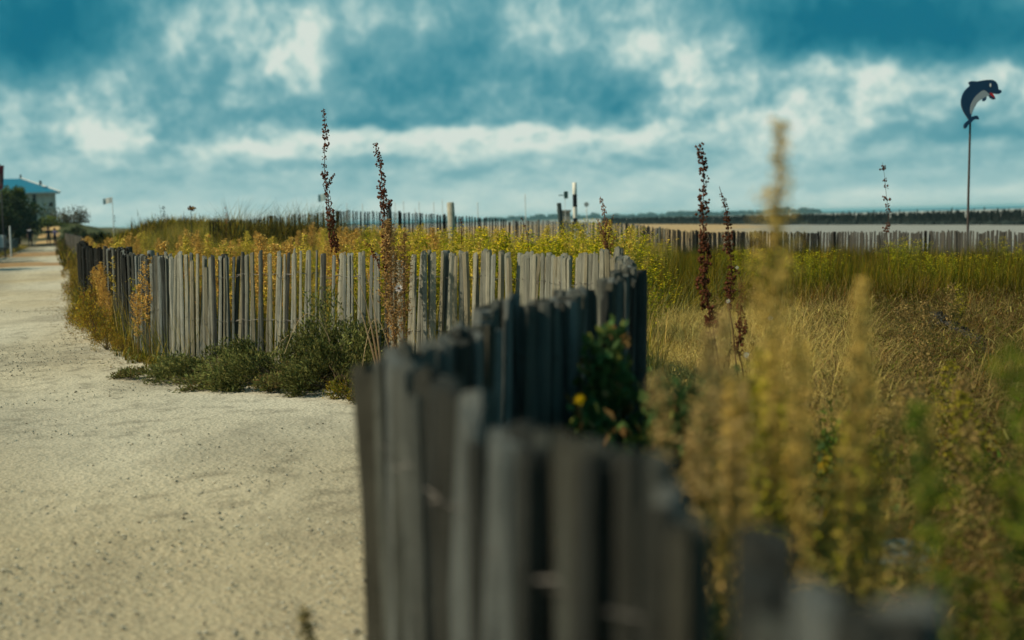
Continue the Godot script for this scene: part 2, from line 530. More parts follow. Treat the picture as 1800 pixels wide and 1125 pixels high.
func make_setting() -> void:
	var xs := steps([-900.0, 60.0, -120.0, 4.0, -40.0, 1.2, -16.0, 0.5, -6.0, 0.22, 3.0, 0.3, 14.0, 0.8, 40.0, 8.0, 90.0])
	var zs := steps([8.0, 1.0, 0.0])
	zs = []
	var a := -8.0
	while a < 700.0:
		zs.append(-a)
		a += 0.8 if a < 0.0 else 0.22 if a < 20.0 else 0.5 if a < 34.0 else 1.2 if a < 70.0 else 4.0 if a < 220.0 else 60.0
	structure("dune_ground", sheet(xs, zs, ground_at, soil_colour), M.soil)
	# beach, sloping down to the tidal flats and under the sea
	var bx := steps([-6000.0, 500.0, -1000.0, 60.0, -20.0, 4.0, 140.0, 20.0, 500.0, 100.0, 1500.0, 500.0, 7000.0])
	var bz := []
	a = 0.0
	while a < 6000.0:
		bz.append(-a)
		a += 3.0 if a < 260.0 else 15.0 if a < 700.0 else 120.0
	var bh := func(x: float, z: float) -> float:
		var d := -z
		return -1.15 - smoothstep(380.0, 3600.0, d + x * 0.6) * 2.2 + 0.05 * nz.get_noise_2d(x * 0.5, z * 0.5)
	var bc := func(p: Vector3) -> Color:
		var d := -p.z
		var wet_sheen := smoothstep(-6.0, 6.0, p.x - 0.172 * d + 7.0 * nz.get_noise_2d(p.x * 0.8, p.z * 0.3))
		wet_sheen = maxf(wet_sheen, smoothstep(540.0, 620.0, d))
		return Color(0.62, 0.44, 0.235).lerp(Color(0.40, 0.41, 0.385), wet_sheen).lerp(Color(0.64, 0.64, 0.60), smoothstep(8.0, 40.0, p.x - lerpf(78.0, 33.0, clampf((d - 120.0) / 380.0, 0.0, 1.2))))  # pale greys hold the sky sheen and glitter of the wet flats
	structure("beach", sheet(bx, bz, bh, bc), M.soil)
	var sea := StandardMaterial3D.new()
	sea.albedo_color = Color(0.0, 0.11, 0.17).linear_to_srgb()
	sea.roughness = 0.5
	sea.metallic_specular = 0.25
	structure("sea", sheet(steps([-30000.0, 10000.0, 30000.0]), [-900.0, -5000.0, -15000.0, -30000.0], func(_x: float, _z: float) -> float: return -2.9, func(_p: Vector3) -> Color: return Color.WHITE), sea)
	# low far shore with its wood
	var sx := steps([-900.0, 40.0, 660.0])
	var sh := func(x: float, z: float) -> float:
		var e := bell((z + 2620.0) / 90.0, 0.0) * smoothstep(640.0, 520.0, x) * (2.6 + 2.0 * nz.get_noise_2d(x * 0.1, 0.0))
		return -2.9 + e
	structure("far_shore", sheet(sx, [-2480.0, -2520.0, -2560.0, -2600.0, -2640.0, -2680.0, -2760.0], sh, func(_p: Vector3) -> Color: return Color(0.07, 0.09, 0.05)), M.soil)
	var crown := MB.new()
	for i in 420:
		var p := Vector3(R(-1, 1), R(0, 1.1), R(-1, 1))
		if Vector2(p.x, p.z).length() > 1.0 - 0.55 * p.y:
			continue
		crown.leaf(p, Vector3(R(-1, 1), R(-0.3, 0.8), R(-1, 1)).normalized(), Vector3(R(-1, 1), 1, R(-1, 1)).normalized(), 0.5, 0.4, col(0.045, 0.065, 0.035, 0.3))
	var where := []
	var cols := []
	for i in 330:
		var x := R(-60.0, 560.0)
		var big := 0.55 + 0.6 * (0.5 + nz.get_noise_2d(x * 0.7, 5.0)) + (0.5 if rng.randf() < 0.06 else 0.0)
		var s := big * R(4.5, 8.5)
		var z := R(-2640.0, -2580.0)
		where.append(xf(Vector3(x, sh.call(x, z) - 0.5, z), R(0, 6), Vector3(s * R(0.8, 1.4), s * 0.8, s)))
		cols.append(grey(R(0.8, 1.2)))
	scatter("far_wood", crown.mesh(), M.leaf, where, cols, self, "hazy blue green wood along the far shore beyond the flats", "trees")

# ---------------------------------------------------------------- paling fences
var slats := []
var slats_bright_top := []
var posts := []

func make_slat_meshes() -> void:
	for q in 9:
		var sides := 6
		var rad := []
		for j in sides:
			var an := TAU * j / sides + R(-0.25, 0.25)
			rad.append(Vector2(cos(an) * 0.5 * R(0.85, 1.1), sin(an) * 0.32 * R(0.75, 1.2)))
		var ys := [0.0, 0.4, 0.75, 0.988, 1.0]
		var bx := R(-0.25, 0.25)
		var rings := []
		var slope := R(-0.012, 0.012)
		for i in 5:
			var t: float = ys[i]
			var o := Vector2(bx * sin(t * 3.0), R(-0.12, 0.12))
			var f := R(0.88, 1.06) * (0.82 if i == 4 else 1.0)
			var ring := []
			for j in sides:
				ring.append(Vector3(o.x + rad[j].x * f, t + (slope * rad[j].x if i >= 3 else 0.0) * 2.0, o.y + rad[j].y * f))
			rings.append(ring)
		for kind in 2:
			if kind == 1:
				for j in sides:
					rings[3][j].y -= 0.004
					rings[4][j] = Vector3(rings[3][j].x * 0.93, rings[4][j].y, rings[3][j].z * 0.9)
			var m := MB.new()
			var tones: Array = [[0.72, 0.92, 0.96, 1.05, 1.35, 1.6], [0.8, 0.95, 1.0, 1.6, 3.0, 3.8]][kind]  # tops lightened for bleached end grain and for the sun on them
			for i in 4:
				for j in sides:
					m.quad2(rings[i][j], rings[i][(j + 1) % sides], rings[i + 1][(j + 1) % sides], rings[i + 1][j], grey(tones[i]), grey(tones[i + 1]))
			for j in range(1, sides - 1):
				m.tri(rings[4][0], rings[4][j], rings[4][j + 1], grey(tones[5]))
			(slats_bright_top if kind else slats).append(m.mesh())
	for q in 3:
		var m := MB.new()
		var pts := []
		var rr := []
		for i in 6:
			var t: float = [0.0, 0.3, 0.6, 0.9, 0.985, 1.0][i]
			pts.append(Vector3(R(-0.03, 0.03), t, R(-0.03, 0.03)) if i < 3 else Vector3(0, t, 0))
			rr.append(R(0.46, 0.52) * (0.86 if i == 5 else 1.0))
		m.tube(pts, rr, 10, grey(0.8), grey(1.7))  # sun on the post top put into the colour as a lighter end
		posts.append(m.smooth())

# line: [x, z, top height, spacing, gap share, width, old (share of wood darkened for shade)] per knot; slats stand between the knots
func paling(root: Node3D, line: Array, lean: float, limit: int, wires := [0.16, 0.52, 0.86], post_every := 2.4, sd := 1, ragged := 1.0, deep := 1.0) -> void:
	rng.seed = sd
	var count := 0
	var rest := []
	var rest_cols := []
	var track := []
	var since := 0.6
	for s in line.size() - 1:
		var a: Array = line[s]
		var b: Array = line[s + 1]
		var len_ := Vector2(b[0] - a[0], b[1] - a[1]).length()
		var yaw := -atan2(b[1] - a[1], b[0] - a[0])
		var t := 0.0
		while t < len_:
			var u := t / len_
			var x: float = lerpf(a[0], b[0], u)
			var z: float = lerpf(a[1], b[1], u)
			var pitch_: float = lerpf(a[3], b[3], u)
			var w: float = lerpf(a[5], b[5], u) * R(0.75, 1.25)
			var old: float = lerpf(a[6], b[6], u)
			var g := ground_at(x + 0.1, z)
			var top: float = lerpf(a[2], b[2], u) + 0.022 * nz.get_noise_2d(x * 40.0, z * 40.0) * 2.0 + R(-0.022, 0.022) * ragged - (R(0.02, 0.09) * ragged if rng.randf() < 0.07 else 0.0)
			var bot := g - 0.06
			var off := Vector3(sin(yaw), 0, cos(yaw)) * R(-0.012, 0.012)
			var how := Transform3D(Basis(Vector3(0, 0, 1), -lean + R(-0.028, 0.028)) * Basis(Vector3(1, 0, 0), R(-0.03, 0.03)) * Basis(Vector3(0, 1, 0), yaw + R(-0.35, 0.35) + (PI if rng.randf() < 0.5 else 0.0)) * Basis.from_scale(Vector3(w, top - bot, w * R(0.7, 1.1) * deep)), Vector3(x - lean * (0.5), bot, z) + off)
			if count < limit:
				var aged := rng.randf() < old
				var mats: Array = M.deep_shade_wood if rng.randf() < (old - 1.0) * 2.0 else M.old_shaded_wood if aged else M.wood
				part("slat", pick(slats_bright_top if aged and old <= 1.3 else slats), pick(mats), root, how)
			else:
				rest.append(how)
				var tone := lerpf(0.26, 0.075, minf(old, 1.0)) * R(0.7, 1.25)
				rest_cols.append(Color(tone, tone * 0.97, tone * 0.88))
			count += 1
			since += pitch_
			if since > post_every:
				since = 0.0
				var pw := 0.075 * R(0.85, 1.2)
				part("post", pick(posts), pick(M.deep_shade_wood if old > 1.55 else M.old_shaded_wood if rng.randf() < maxf(old, 0.5) else M.wood), root, Transform3D(Basis(Vector3(0, 0, 1), -lean * 0.6) * Basis.from_scale(Vector3(pw, top - bot + R(0.0, 0.05), pw)), Vector3(x - lean * 0.5, bot, z) + Vector3(sin(yaw), 0, cos(yaw)) * 0.07))
			track.append([Vector3(x - lean * 0.5, bot, z), top - bot, Vector3(sin(yaw), 0, cos(yaw))])
			t += pitch_ * R(0.88, 1.12)
	if rest.size():
		var o := scatter("far_slats", slats[0], M.seed, rest, rest_cols, root)
		o.set_meta("kind", "stuff")
	for wh in wires:
		for side in [-1.0, 1.0]:
			var pts := []
			var rads := []
			for i in range(0, mini(track.size(), 420)):
				var q: Array = track[i]
				var wob: float = sin(i * PI / 2.0) * side
				pts.append(q[0] + Vector3(lean * q[1] * wh, q[1] * wh + R(-0.006, 0.006), 0) + q[2] * (0.026 * wob))
				rads.append(0.0024)
			if pts.size() > 2:
				var m := MB.new()
				m.tube(pts, rads, 3, grey(1), grey(1), false)
				part("wire", m.mesh(), M.wire, root)

func make_fences() -> void:
	make_slat_meshes()
	# the fence beside the photographer: past a corner by the path and away to a second corner
	var f := thing("paling_fence", "weathered paling fence, its shade painted as dark wood, in the near foreground, zigzagging away from the lens", "fence")
	paling(f, [[0.52, 0.6, 1.1, 0.037, 0, 0.05, 1.0], [0.26, -0.8, 1.08, 0.037, 0, 0.05, 1.0], [0.2, -1.2, 1.09, 0.037, 0, 0.05, 1.0], [0.15, -1.45, 1.12, 0.036, 0, 0.05, 1.0], [0.04, -1.68, 1.13, 0.036, 0, 0.05, 1.0], [-0.1, -2.15, 1.12, 0.037, 0, 0.05, 1.0], [-0.22, -2.6, 1.12, 0.037, 0, 0.05, 1.0], [-0.3, -3.0, 1.13, 0.037, 0, 0.05, 1.0], [-0.19, -3.12, 1.125, 0.04, 0, 0.05, 1.0], [-0.14, -3.5, 1.12, 0.037, 0, 0.05, 1.0], [-0.1, -4.05, 1.13, 0.037, 0, 0.05, 1.0], [-0.05, -4.35, 1.15, 0.034, 0, 0.056, 1.0], [0.14, -4.5, 1.15, 0.034, 0, 0.056, 1.0], [0.22, -5.2, 1.13, 0.037, 0, 0.05, 1.0], [0.36, -5.4, 1.14, 0.037, 0, 0.05, 1.0], [0.52, -6.55, 1.14, 0.037, 0, 0.05, 1.0], [0.6, -7.6, 1.14, 0.037, 0, 0.05, 0.7], [0.66, -8.9, 1.15, 0.045, 0, 0.052, 0.4]], 0.025, 400, [0.16, 0.52, 0.86], 99.0, 21, 0.5, 1.3)
	# stout end post at its second corner
	for q in [[0.10, -1.62, 1.12], [-0.27, -3.07, 1.13], [0.06, -4.52, 1.14], [0.028, -4.42, 1.13]]:
		part("post", posts[0], M.old_shaded_wood[1], f, Transform3D(Basis(Vector3(0, 0, 1), -0.02) * Basis.from_scale(Vector3(0.075, q[2] + 0.05, 0.075)), Vector3(q[0], -0.05, q[1])))
	part("corner_post", posts[1], M.old_shaded_wood[3], f, Transform3D(Basis(Vector3(0, 0, 1), -0.03) * Basis.from_scale(Vector3(0.095, 1.17, 0.095)), Vector3(0.555, -0.02, -6.6)))
	# the lit fence that crosses the middle of the view
	var g := thing("paling_fence", "pale sunlit paling fence across the middle with a dried plant in front", "fence")
	paling(g, [[0.66, -9.0, 1.17, 0.045, 0, 0.056, 0.1], [0.6, -9.25, 1.16, 0.042, 0, 0.056, 0.05], [0.4, -9.9, 1.13, 0.041, 0, 0.057, 0.0], [0.08, -10.7, 1.14, 0.041, 0, 0.057, 0.0], [-0.25, -11.05, 1.16, 0.041, 0, 0.057, 0.0], [-0.5, -11.2, 1.165, 0.041, 0, 0.057, 0.0], [-0.85, -11.5, 1.12, 0.043, 0, 0.055, 0.03], [-1.05, -11.7, 1.12, 0.056, 0, 0.05, 0.2], [-1.5, -12.3, 1.14, 0.056, 0, 0.045, 0.16], [-2.15, -13.1, 1.15, 0.057, 0, 0.044, 0.2], [-2.65, -13.5, 1.12, 0.053, 0, 0.046, 0.2], [-2.95, -13.75, 1.13, 0.05, 0, 0.05, 0.15], [-3.35, -14.05, 1.13, 0.044, 0, 0.052, 0.25]], 0.045, 400, [0.13, 0.5, 0.84], 3.4, 22)
	# the fence that follows the path into the distance
	var h := thing("paling_fence", "dark paling fence curving away along the right edge of the gravel path", "fence")
	paling(h, [[-3.35, -14.1, 1.12, 0.046, 0, 0.06, 0.4], [-3.95, -15.4, 1.09, 0.046, 0, 0.062, 1.0], [-4.6, -17.0, 1.10, 0.048, 0, 0.062, 1.15], [-5.1, -18.6, 1.14, 0.05, 0, 0.06, 1.3], [-6.45, -21.6, 1.13, 0.055, 0, 0.064, 1.6], [-7.9, -26.1, 1.15, 0.07, 0, 0.065, 1.6], [-11.0, -36.8, 1.15, 0.08, 0, 0.07, 1.6], [-16.4, -54.1, 1.18, 0.09, 0, 0.08, 1.6], [-24.2, -78.1, 1.2, 0.1, 0, 0.09, 1.6], [-31.5, -101.1, 1.2, 0.1, 0, 0.1, 1.6], [-37.0, -119.0, 1.2, 0.12, 0, 0.1, 1.6]], 0.03, 290, [0.16, 0.52, 0.86], 2.2, 23)
	# fences on the seaward rim of the dunes, backlit darkness put into their wood
	var k := thing("paling_fence", "dark paling fence along the dune crest, seen against the sky", "fence")
	paling(k, [[-8.6, -41.0, 1.56, 0.095, 0, 0.05, 1.6], [-7.6, -42.0, 1.62, 0.095, 0, 0.05, 1.6], [-5.3, -45.0, 1.80, 0.1, 0, 0.052, 1.6], [-3.66, -47.0, 1.72, 0.1, 0, 0.052, 1.6], [-1.9, -50.0, 1.57, 0.1, 0, 0.053, 1.6], [0.1, -50.0, 1.37, 0.1, 0, 0.052, 1.6]], 0.02, 300, [0.3, 0.8], 2.8, 24)
	var l := thing("paling_fence", "long low dark paling fence between the yellow grass and the beach", "fence")
	paling(l, [[0.1, -50.0, 1.36, 0.09, 0, 0.05, 1.1], [3.6, -44.0, 1.16, 0.08, 0, 0.05, 1.2], [4.86, -40.0, 0.93, 0.060, 0, 0.05, 1.6], [6.8, -32.0, 0.92, 0.05, 0, 0.05, 1.6], [9.75, -27.0, 0.92, 0.046, 0, 0.048, 1.6], [12.2, -22.8, 0.98, 0.06, 0, 0.05, 1.6]], 0.02, 300, [0.3, 0.8], 2.6, 25)
	# an old fallen run of fence in the right-hand field
	var old := thing("fallen_fence", "low dark run of old fallen fence half buried in the brown grass", "fence")
	paling(old, [[4.3, -14.2, 0.52, 0.05, 0, 0.05, 1.6], [4.1, -13.0, 0.50, 0.05, 0, 0.05, 1.6], [4.0, -12.0, 0.46, 0.05, 0, 0.05, 1.6], [3.9, -11.0, 0.38, 0.05, 0, 0.05, 1.6], [4.05, -10.0, 0.30, 0.05, 0, 0.05, 1.6]], 0.8, 300, [0.7], 99.0, 26)

# ---------------------------------------------------------------- plants
const GREEN := Color(0.12, 0.135, 0.014)
const GOLD := Color(0.50, 0.36, 0.035)
const STRAW := Color(0.47, 0.355, 0.115)
const THATCH := Color(0.105, 0.07, 0.028)
const RUST := Color(0.38, 0.17, 0.035)

func way() -> Vector3:
	var a := R(0, TAU)
	return Vector3(cos(a), 0, sin(a))

func grass_mesh(n: int, h: float, spread: float, lean: float, w: float, tones: Array, wind := 0.0) -> ArrayMesh:
	var m := MB.new()
	for i in n:
		var d := way()
		var p := d * spread * sqrt(rng.randf())
		var q := (way() + d * 0.6 + Vector3(wind, 0, 0)).normalized()
		var k: Color = tint(pick(tones), 0.25)
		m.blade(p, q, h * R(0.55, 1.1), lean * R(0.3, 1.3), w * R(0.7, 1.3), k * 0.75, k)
	return m.mesh()

func thatch_mesh(n: int, h: float, spread: float, w: float, tones: Array) -> ArrayMesh:
	var m := MB.new()
	for i in n:
		var p := way() * spread * sqrt(rng.randf()) + Vector3(0, R(0.0, h), 0)
		var q := way()
		var l := R(0.15, 0.5)
		var k: Color = tint(pick(tones), 0.35)
		m.blade(p, q, l * R(0.05, 0.4), R(1.5, 4.0), w * R(0.6, 1.4), k, k)
	return m.mesh()

# a dried feathery weed: a stem with many fine side shoots that end in tufts
func plume_mesh(h: float, r: float, shoots: int, stem_k: Color, head_ks: Array, low := 0.25, size := 1.0, leaves := 0, sway := 1.0, gap := 0.016) -> Array:
	var stem := MB.new()
	var head := MB.new()
	var bend := way() * R(0.02, 0.10) * h * sway
	var axis := func(t: float) -> Vector3: return Vector3(0, h * t, 0) + bend * t * t
	var pts := []
	var rr := []
	for i in 7:
		var t := i / 6.0
		pts.append(axis.call(t))
		rr.append(lerpf(0.0055, 0.0012, t))
	stem.tube(pts, rr, 5, stem_k, stem_k)
	for i in shoots:
		var t := low + (1.0 - low) * pow(rng.randf(), 0.85)
		var prof := sin(clampf((t - low) / (1.0 - low), 0.0, 1.0) * 2.7 + 0.35) * 0.9 + 0.12
		var p: Vector3 = axis.call(t)
		var l := r * prof * R(0.5, 1.15)
		var d := (way() * R(0.5, 0.9) + Vector3(0, R(0.55, 1.1), 0)).normalized()
		var e := p + d * l
		var s := d.cross(Vector3.UP).normalized() * 0.0011
		stem.tri(p - s * 1.6, p + s * 1.6, e, stem_k)
		var nb := int(clampf(l / gap, 3, 30))
		for j in nb:
			var u := 0.3 + 0.7 * (j + rng.randf()) / nb
			var q := p.lerp(e, u) + Vector3(R(-1, 1), R(-1, 1), R(-1, 1)) * 0.010
			var k: Color = tint(pick(head_ks), 0.22)
			var f := R(0.003, 0.0062) * size
			head.leaf(q, Vector3(R(-1, 1), R(-0.2, 1), R(-1, 1)).normalized(), way(), f * 2.6, f * 1.5, k)
			head.leaf(q, Vector3(R(-1, 1), R(-0.2, 1), R(-1, 1)).normalized(), way(), f * 2.6, f * 1.5, k)
	for i in leaves:
		var t := R(0.05, 0.75)
		var p: Vector3 = axis.call(t)
		var k := tint(pick([Color(0.11, 0.13, 0.035), Color(0.16, 0.14, 0.04), Color(0.07, 0.10, 0.03)]), 0.25)
		head.leaf(p, (way() + Vector3(0, R(0.1, 1.0), 0)).normalized(), (way() * 0.4 + Vector3.UP).normalized(), R(0.03, 0.075), R(0.005, 0.011), k)
	return [stem.mesh(), head.mesh()]

# a loose weed of several slender leaning stems: stems are [height, radius, lean sideways, lean in depth, foot offset]
func wisp_mesh(stems: Array, shoots: int, stem_k: Color, head_ks: Array, leaves := 10) -> Array:
	var a := SurfaceTool.new()
	var b := SurfaceTool.new()
	a.begin(Mesh.PRIMITIVE_TRIANGLES)
	b.begin(Mesh.PRIMITIVE_TRIANGLES)
	for q in stems:
		var ms := plume_mesh(q[0], q[1], int(shoots * q[0]), stem_k, head_ks, R(0.42, 0.58), 0.6, leaves, 0.5, 0.009)
		var how := Transform3D(Basis.from_euler(Vector3(q[3], 0, -q[2])), Vector3(q[4], 0, 0))
		a.append_from(ms[0], 0, how)
		b.append_from(ms[1], 0, how)
	return [a.commit(), b.commit()]

func plume_at(set_: Array, nm: String, label: String, at: Vector3, group := "", s := 1.0, lean := 0.0) -> Node3D:
	var o := thing(nm, label, "weed", at, group)
	o.rotation = Vector3(R(-0.05, 0.05), R(0, TAU), 0)
	if lean != 0.0:
		o.rotation = Vector3(0, 0, lean)
	o.scale = Vector3.ONE * s
	part("stem", set_[0], M.dry, o)
	part("seed_head", set_[1], M.dry, o)
	return o

# a dried dock: curved brown stalk with clusters of seeds set round it
func dock(label: String, foot: Vector3, top: Vector3, bow: float, first: float, step: float, size: float, k: Color, group := "", side_shoots := 0) -> void:
	var o := thing("dried_dock_stalk", label, "dried plant", foot, group)
	var span := top - foot
	var stem := MB.new()
	var seed_ := MB.new()
	var axis := func(t: float) -> Vector3: return span * t + Vector3(bow * sin(t * PI) + 0.016 * sin(t * 9.0 + foot.x * 5.0) + 0.008 * sin(t * 23.0), 0, 0.012 * sin(t * 13.0))
	var pts := []
	var rr := []
	for i in 12:
		pts.append(axis.call(i / 11.0))
		rr.append(lerpf(0.0065, 0.002, i / 11.0))
	stem.tube(pts, rr, 6, Color(0.10, 0.055, 0.03), k * 0.8)
	var len_ := span.length()
	var t := first
	while t < 1.0:
		if rng.randf() > 0.10:
			var p: Vector3 = axis.call(t)
			var fat := size * R(0.6, 1.2) * (0.75 + 0.35 * sin(t * PI))
			for i in 12:
				var q := p + Vector3(R(-1, 1), R(-0.8, 0.8), R(-1, 1)) * fat * 1.35
				var f := fat * R(0.28, 0.5)
				seed_.blob(q, Vector3(f, f * 1.15, f), tint(k, 0.4))
		t += step * R(0.5, 1.5) / len_
	for i in side_shoots:
		var t0 := R(first * 0.8, 0.75)
		var p: Vector3 = axis.call(t0)
		var d := (way() * R(0.25, 0.5) + Vector3(0, 1, 0)).normalized()
		var l := R(0.12, 0.3)
		stem.tube([p, p + d * l * 0.5 + Vector3(0, 0.01, 0), p + d * l], [0.002, 0.0016, 0.001], 4, k * 0.7, k * 0.7)
		for j in 40:
			var q := p + d * l * R(0.25, 1.0) + Vector3(R(-1, 1), R(-1, 1), R(-1, 1)) * size * 0.7
			var f := size * R(0.2, 0.42)
			seed_.blob(q, Vector3(f, f, f), tint(k, 0.4))
	part("stem", stem.mesh(), M.seed, o)
	part("seeds", seed_.mesh(), M.seed, o)

# a dome of small leaves on branching twigs
func shrub_meshes(r: Vector3, n: int, ll: float, lw: float, tones: Array, twigs := 40) -> Array:
	var wood := MB.new()
	var fol := MB.new()
	var clumps := []
	for i in 26:
		var d := Vector3(R(-1, 1), R(0.05, 1.0), R(-1, 1)).normalized()
		clumps.append([d * R(0.55, 0.95), R(0.16, 0.34), R(0.7, 1.25)])
	for i in twigs:
		var c: Array = pick(clumps)
		var e: Vector3 = c[0] * r
		wood.tube([Vector3(R(-0.1, 0.1) * r.x, 0, R(-0.1, 0.1) * r.z), e * 0.5 + Vector3(R(-0.1, 0.1), 0.05, R(-0.1, 0.1)) * r.x, e], [0.006, 0.004, 0.0015], 4, Color(0.10, 0.075, 0.05), Color(0.14, 0.11, 0.06), false)
	for i in n:
		var c: Array = pick(clumps)
		var p: Vector3 = (c[0] + Vector3(R(-1, 1), R(-1, 1), R(-1, 1)).normalized() * c[1] * pow(rng.randf(), 0.5)) * r
		if p.y < 0.0:
			p.y = -p.y * 0.4
		var out := (p.normalized() * 0.7 + Vector3(R(-1, 1), R(-0.3, 1), R(-1, 1))).normalized()
		var k: Color = tint(pick(tones), 0.25) * c[2]
		fol.leaf(p, out, (Vector3(R(-1, 1), 1.1, R(-1, 1))).normalized(), ll * R(0.6, 1.3), lw * R(0.7, 1.3), k)
	return [wood.mesh(), fol.mesh()]

func shrub_at(ms: Array, nm: String, label: String, category: String, at: Vector3, group := "", s := Vector3.ONE, yaw := 0.0) -> void:
	var o := thing(nm, label, category, at, group)
	o.rotation.y = yaw
	part("branches", ms[0], M.seed, o).scale = s
	part("foliage", ms[1], M.leaf, o).scale = s

func flower_bush_meshes(h: float, r: float, stems: int, flowers: int) -> Array:
	var green := MB.new()
	var fl := MB.new()
	for i in stems:
		var d := way()
		var b := d * r * 0.25 * rng.randf()
		var e := b + d * r * R(0.2, 1.0) + Vector3(0, h * R(0.65, 1.0), 0)
		var mid := b.lerp(e, 0.55) + Vector3(0, h * 0.08, 0)
		green.tube([b, mid, e], [0.003, 0.002, 0.001], 3, Color(0.13, 0.14, 0.04), Color(0.15, 0.17, 0.04), false)
		for j in 34:
			var t := R(0.2, 1.0)
			var p := b.lerp(mid, t * 2.0) if t < 0.5 else mid.lerp(e, t * 2.0 - 1.0)
			green.leaf(p, (way() + Vector3(0, R(0.0, 0.9), 0)).normalized(), (way() * 0.5 + Vector3.UP).normalized(), R(0.025, 0.06), R(0.008, 0.017), tint(pick([Color(0.24, 0.25, 0.008), Color(0.35, 0.33, 0.010), Color(0.16, 0.185, 0.010)]), 0.25))
		for j in flowers / stems:
			var p := e + Vector3(R(-1, 1), R(-0.8, 0.6), R(-1, 1)) * 0.055
			var k := tint(pick([Color(0.72, 0.50, 0.010), Color(0.62, 0.52, 0.015), Color(0.46, 0.42, 0.02)]), 0.2)
			for q in 3:
				fl.leaf(p, (way() + Vector3(0, R(-0.1, 0.6), 0)).normalized(), Vector3.UP, 0.019, 0.013, k)
	return [green.mesh(), fl.mesh()]

func free_spot(x: float, z: float, gap := 0.14) -> bool:
	return x - path_right(-z) > gap and along(COAST, -z) - x > 1.0

func region(n: int, d0: float, d1: float, px0: float, px1: float, power := 1.0) -> Array:
	# places between two bearings (sideways metres per metre ahead) and two distances
	var out := []
	for i in n:
		var d := lerpf(d0, d1, pow(rng.randf(), power))
		var x := lerpf(px0, px1, rng.randf()) * d
		if free_spot(x, -d):
			out.append(Vector3(x, ground_at(x, -d) - 0.02, -d))
	return out

func lay(nm: String, meshes: Array, mat: Material, places: Array, s0: float, s1: float, label: String, shade := 0.25) -> void:
	for k in meshes.size():
		var where := []
		var cols := []
		for i in range(k, places.size(), meshes.size()):
			var s := R(s0, s1)
			where.append(xf(places[i], R(0, TAU), Vector3(s, s * R(0.8, 1.15), s)))
			var f := R(1.0 - shade, 1.0 + shade)
			cols.append(Color(f * R(0.94, 1.06), f, f * R(0.9, 1.1)))
		scatter(nm, meshes[k], mat, where, cols, self, label, "grass")

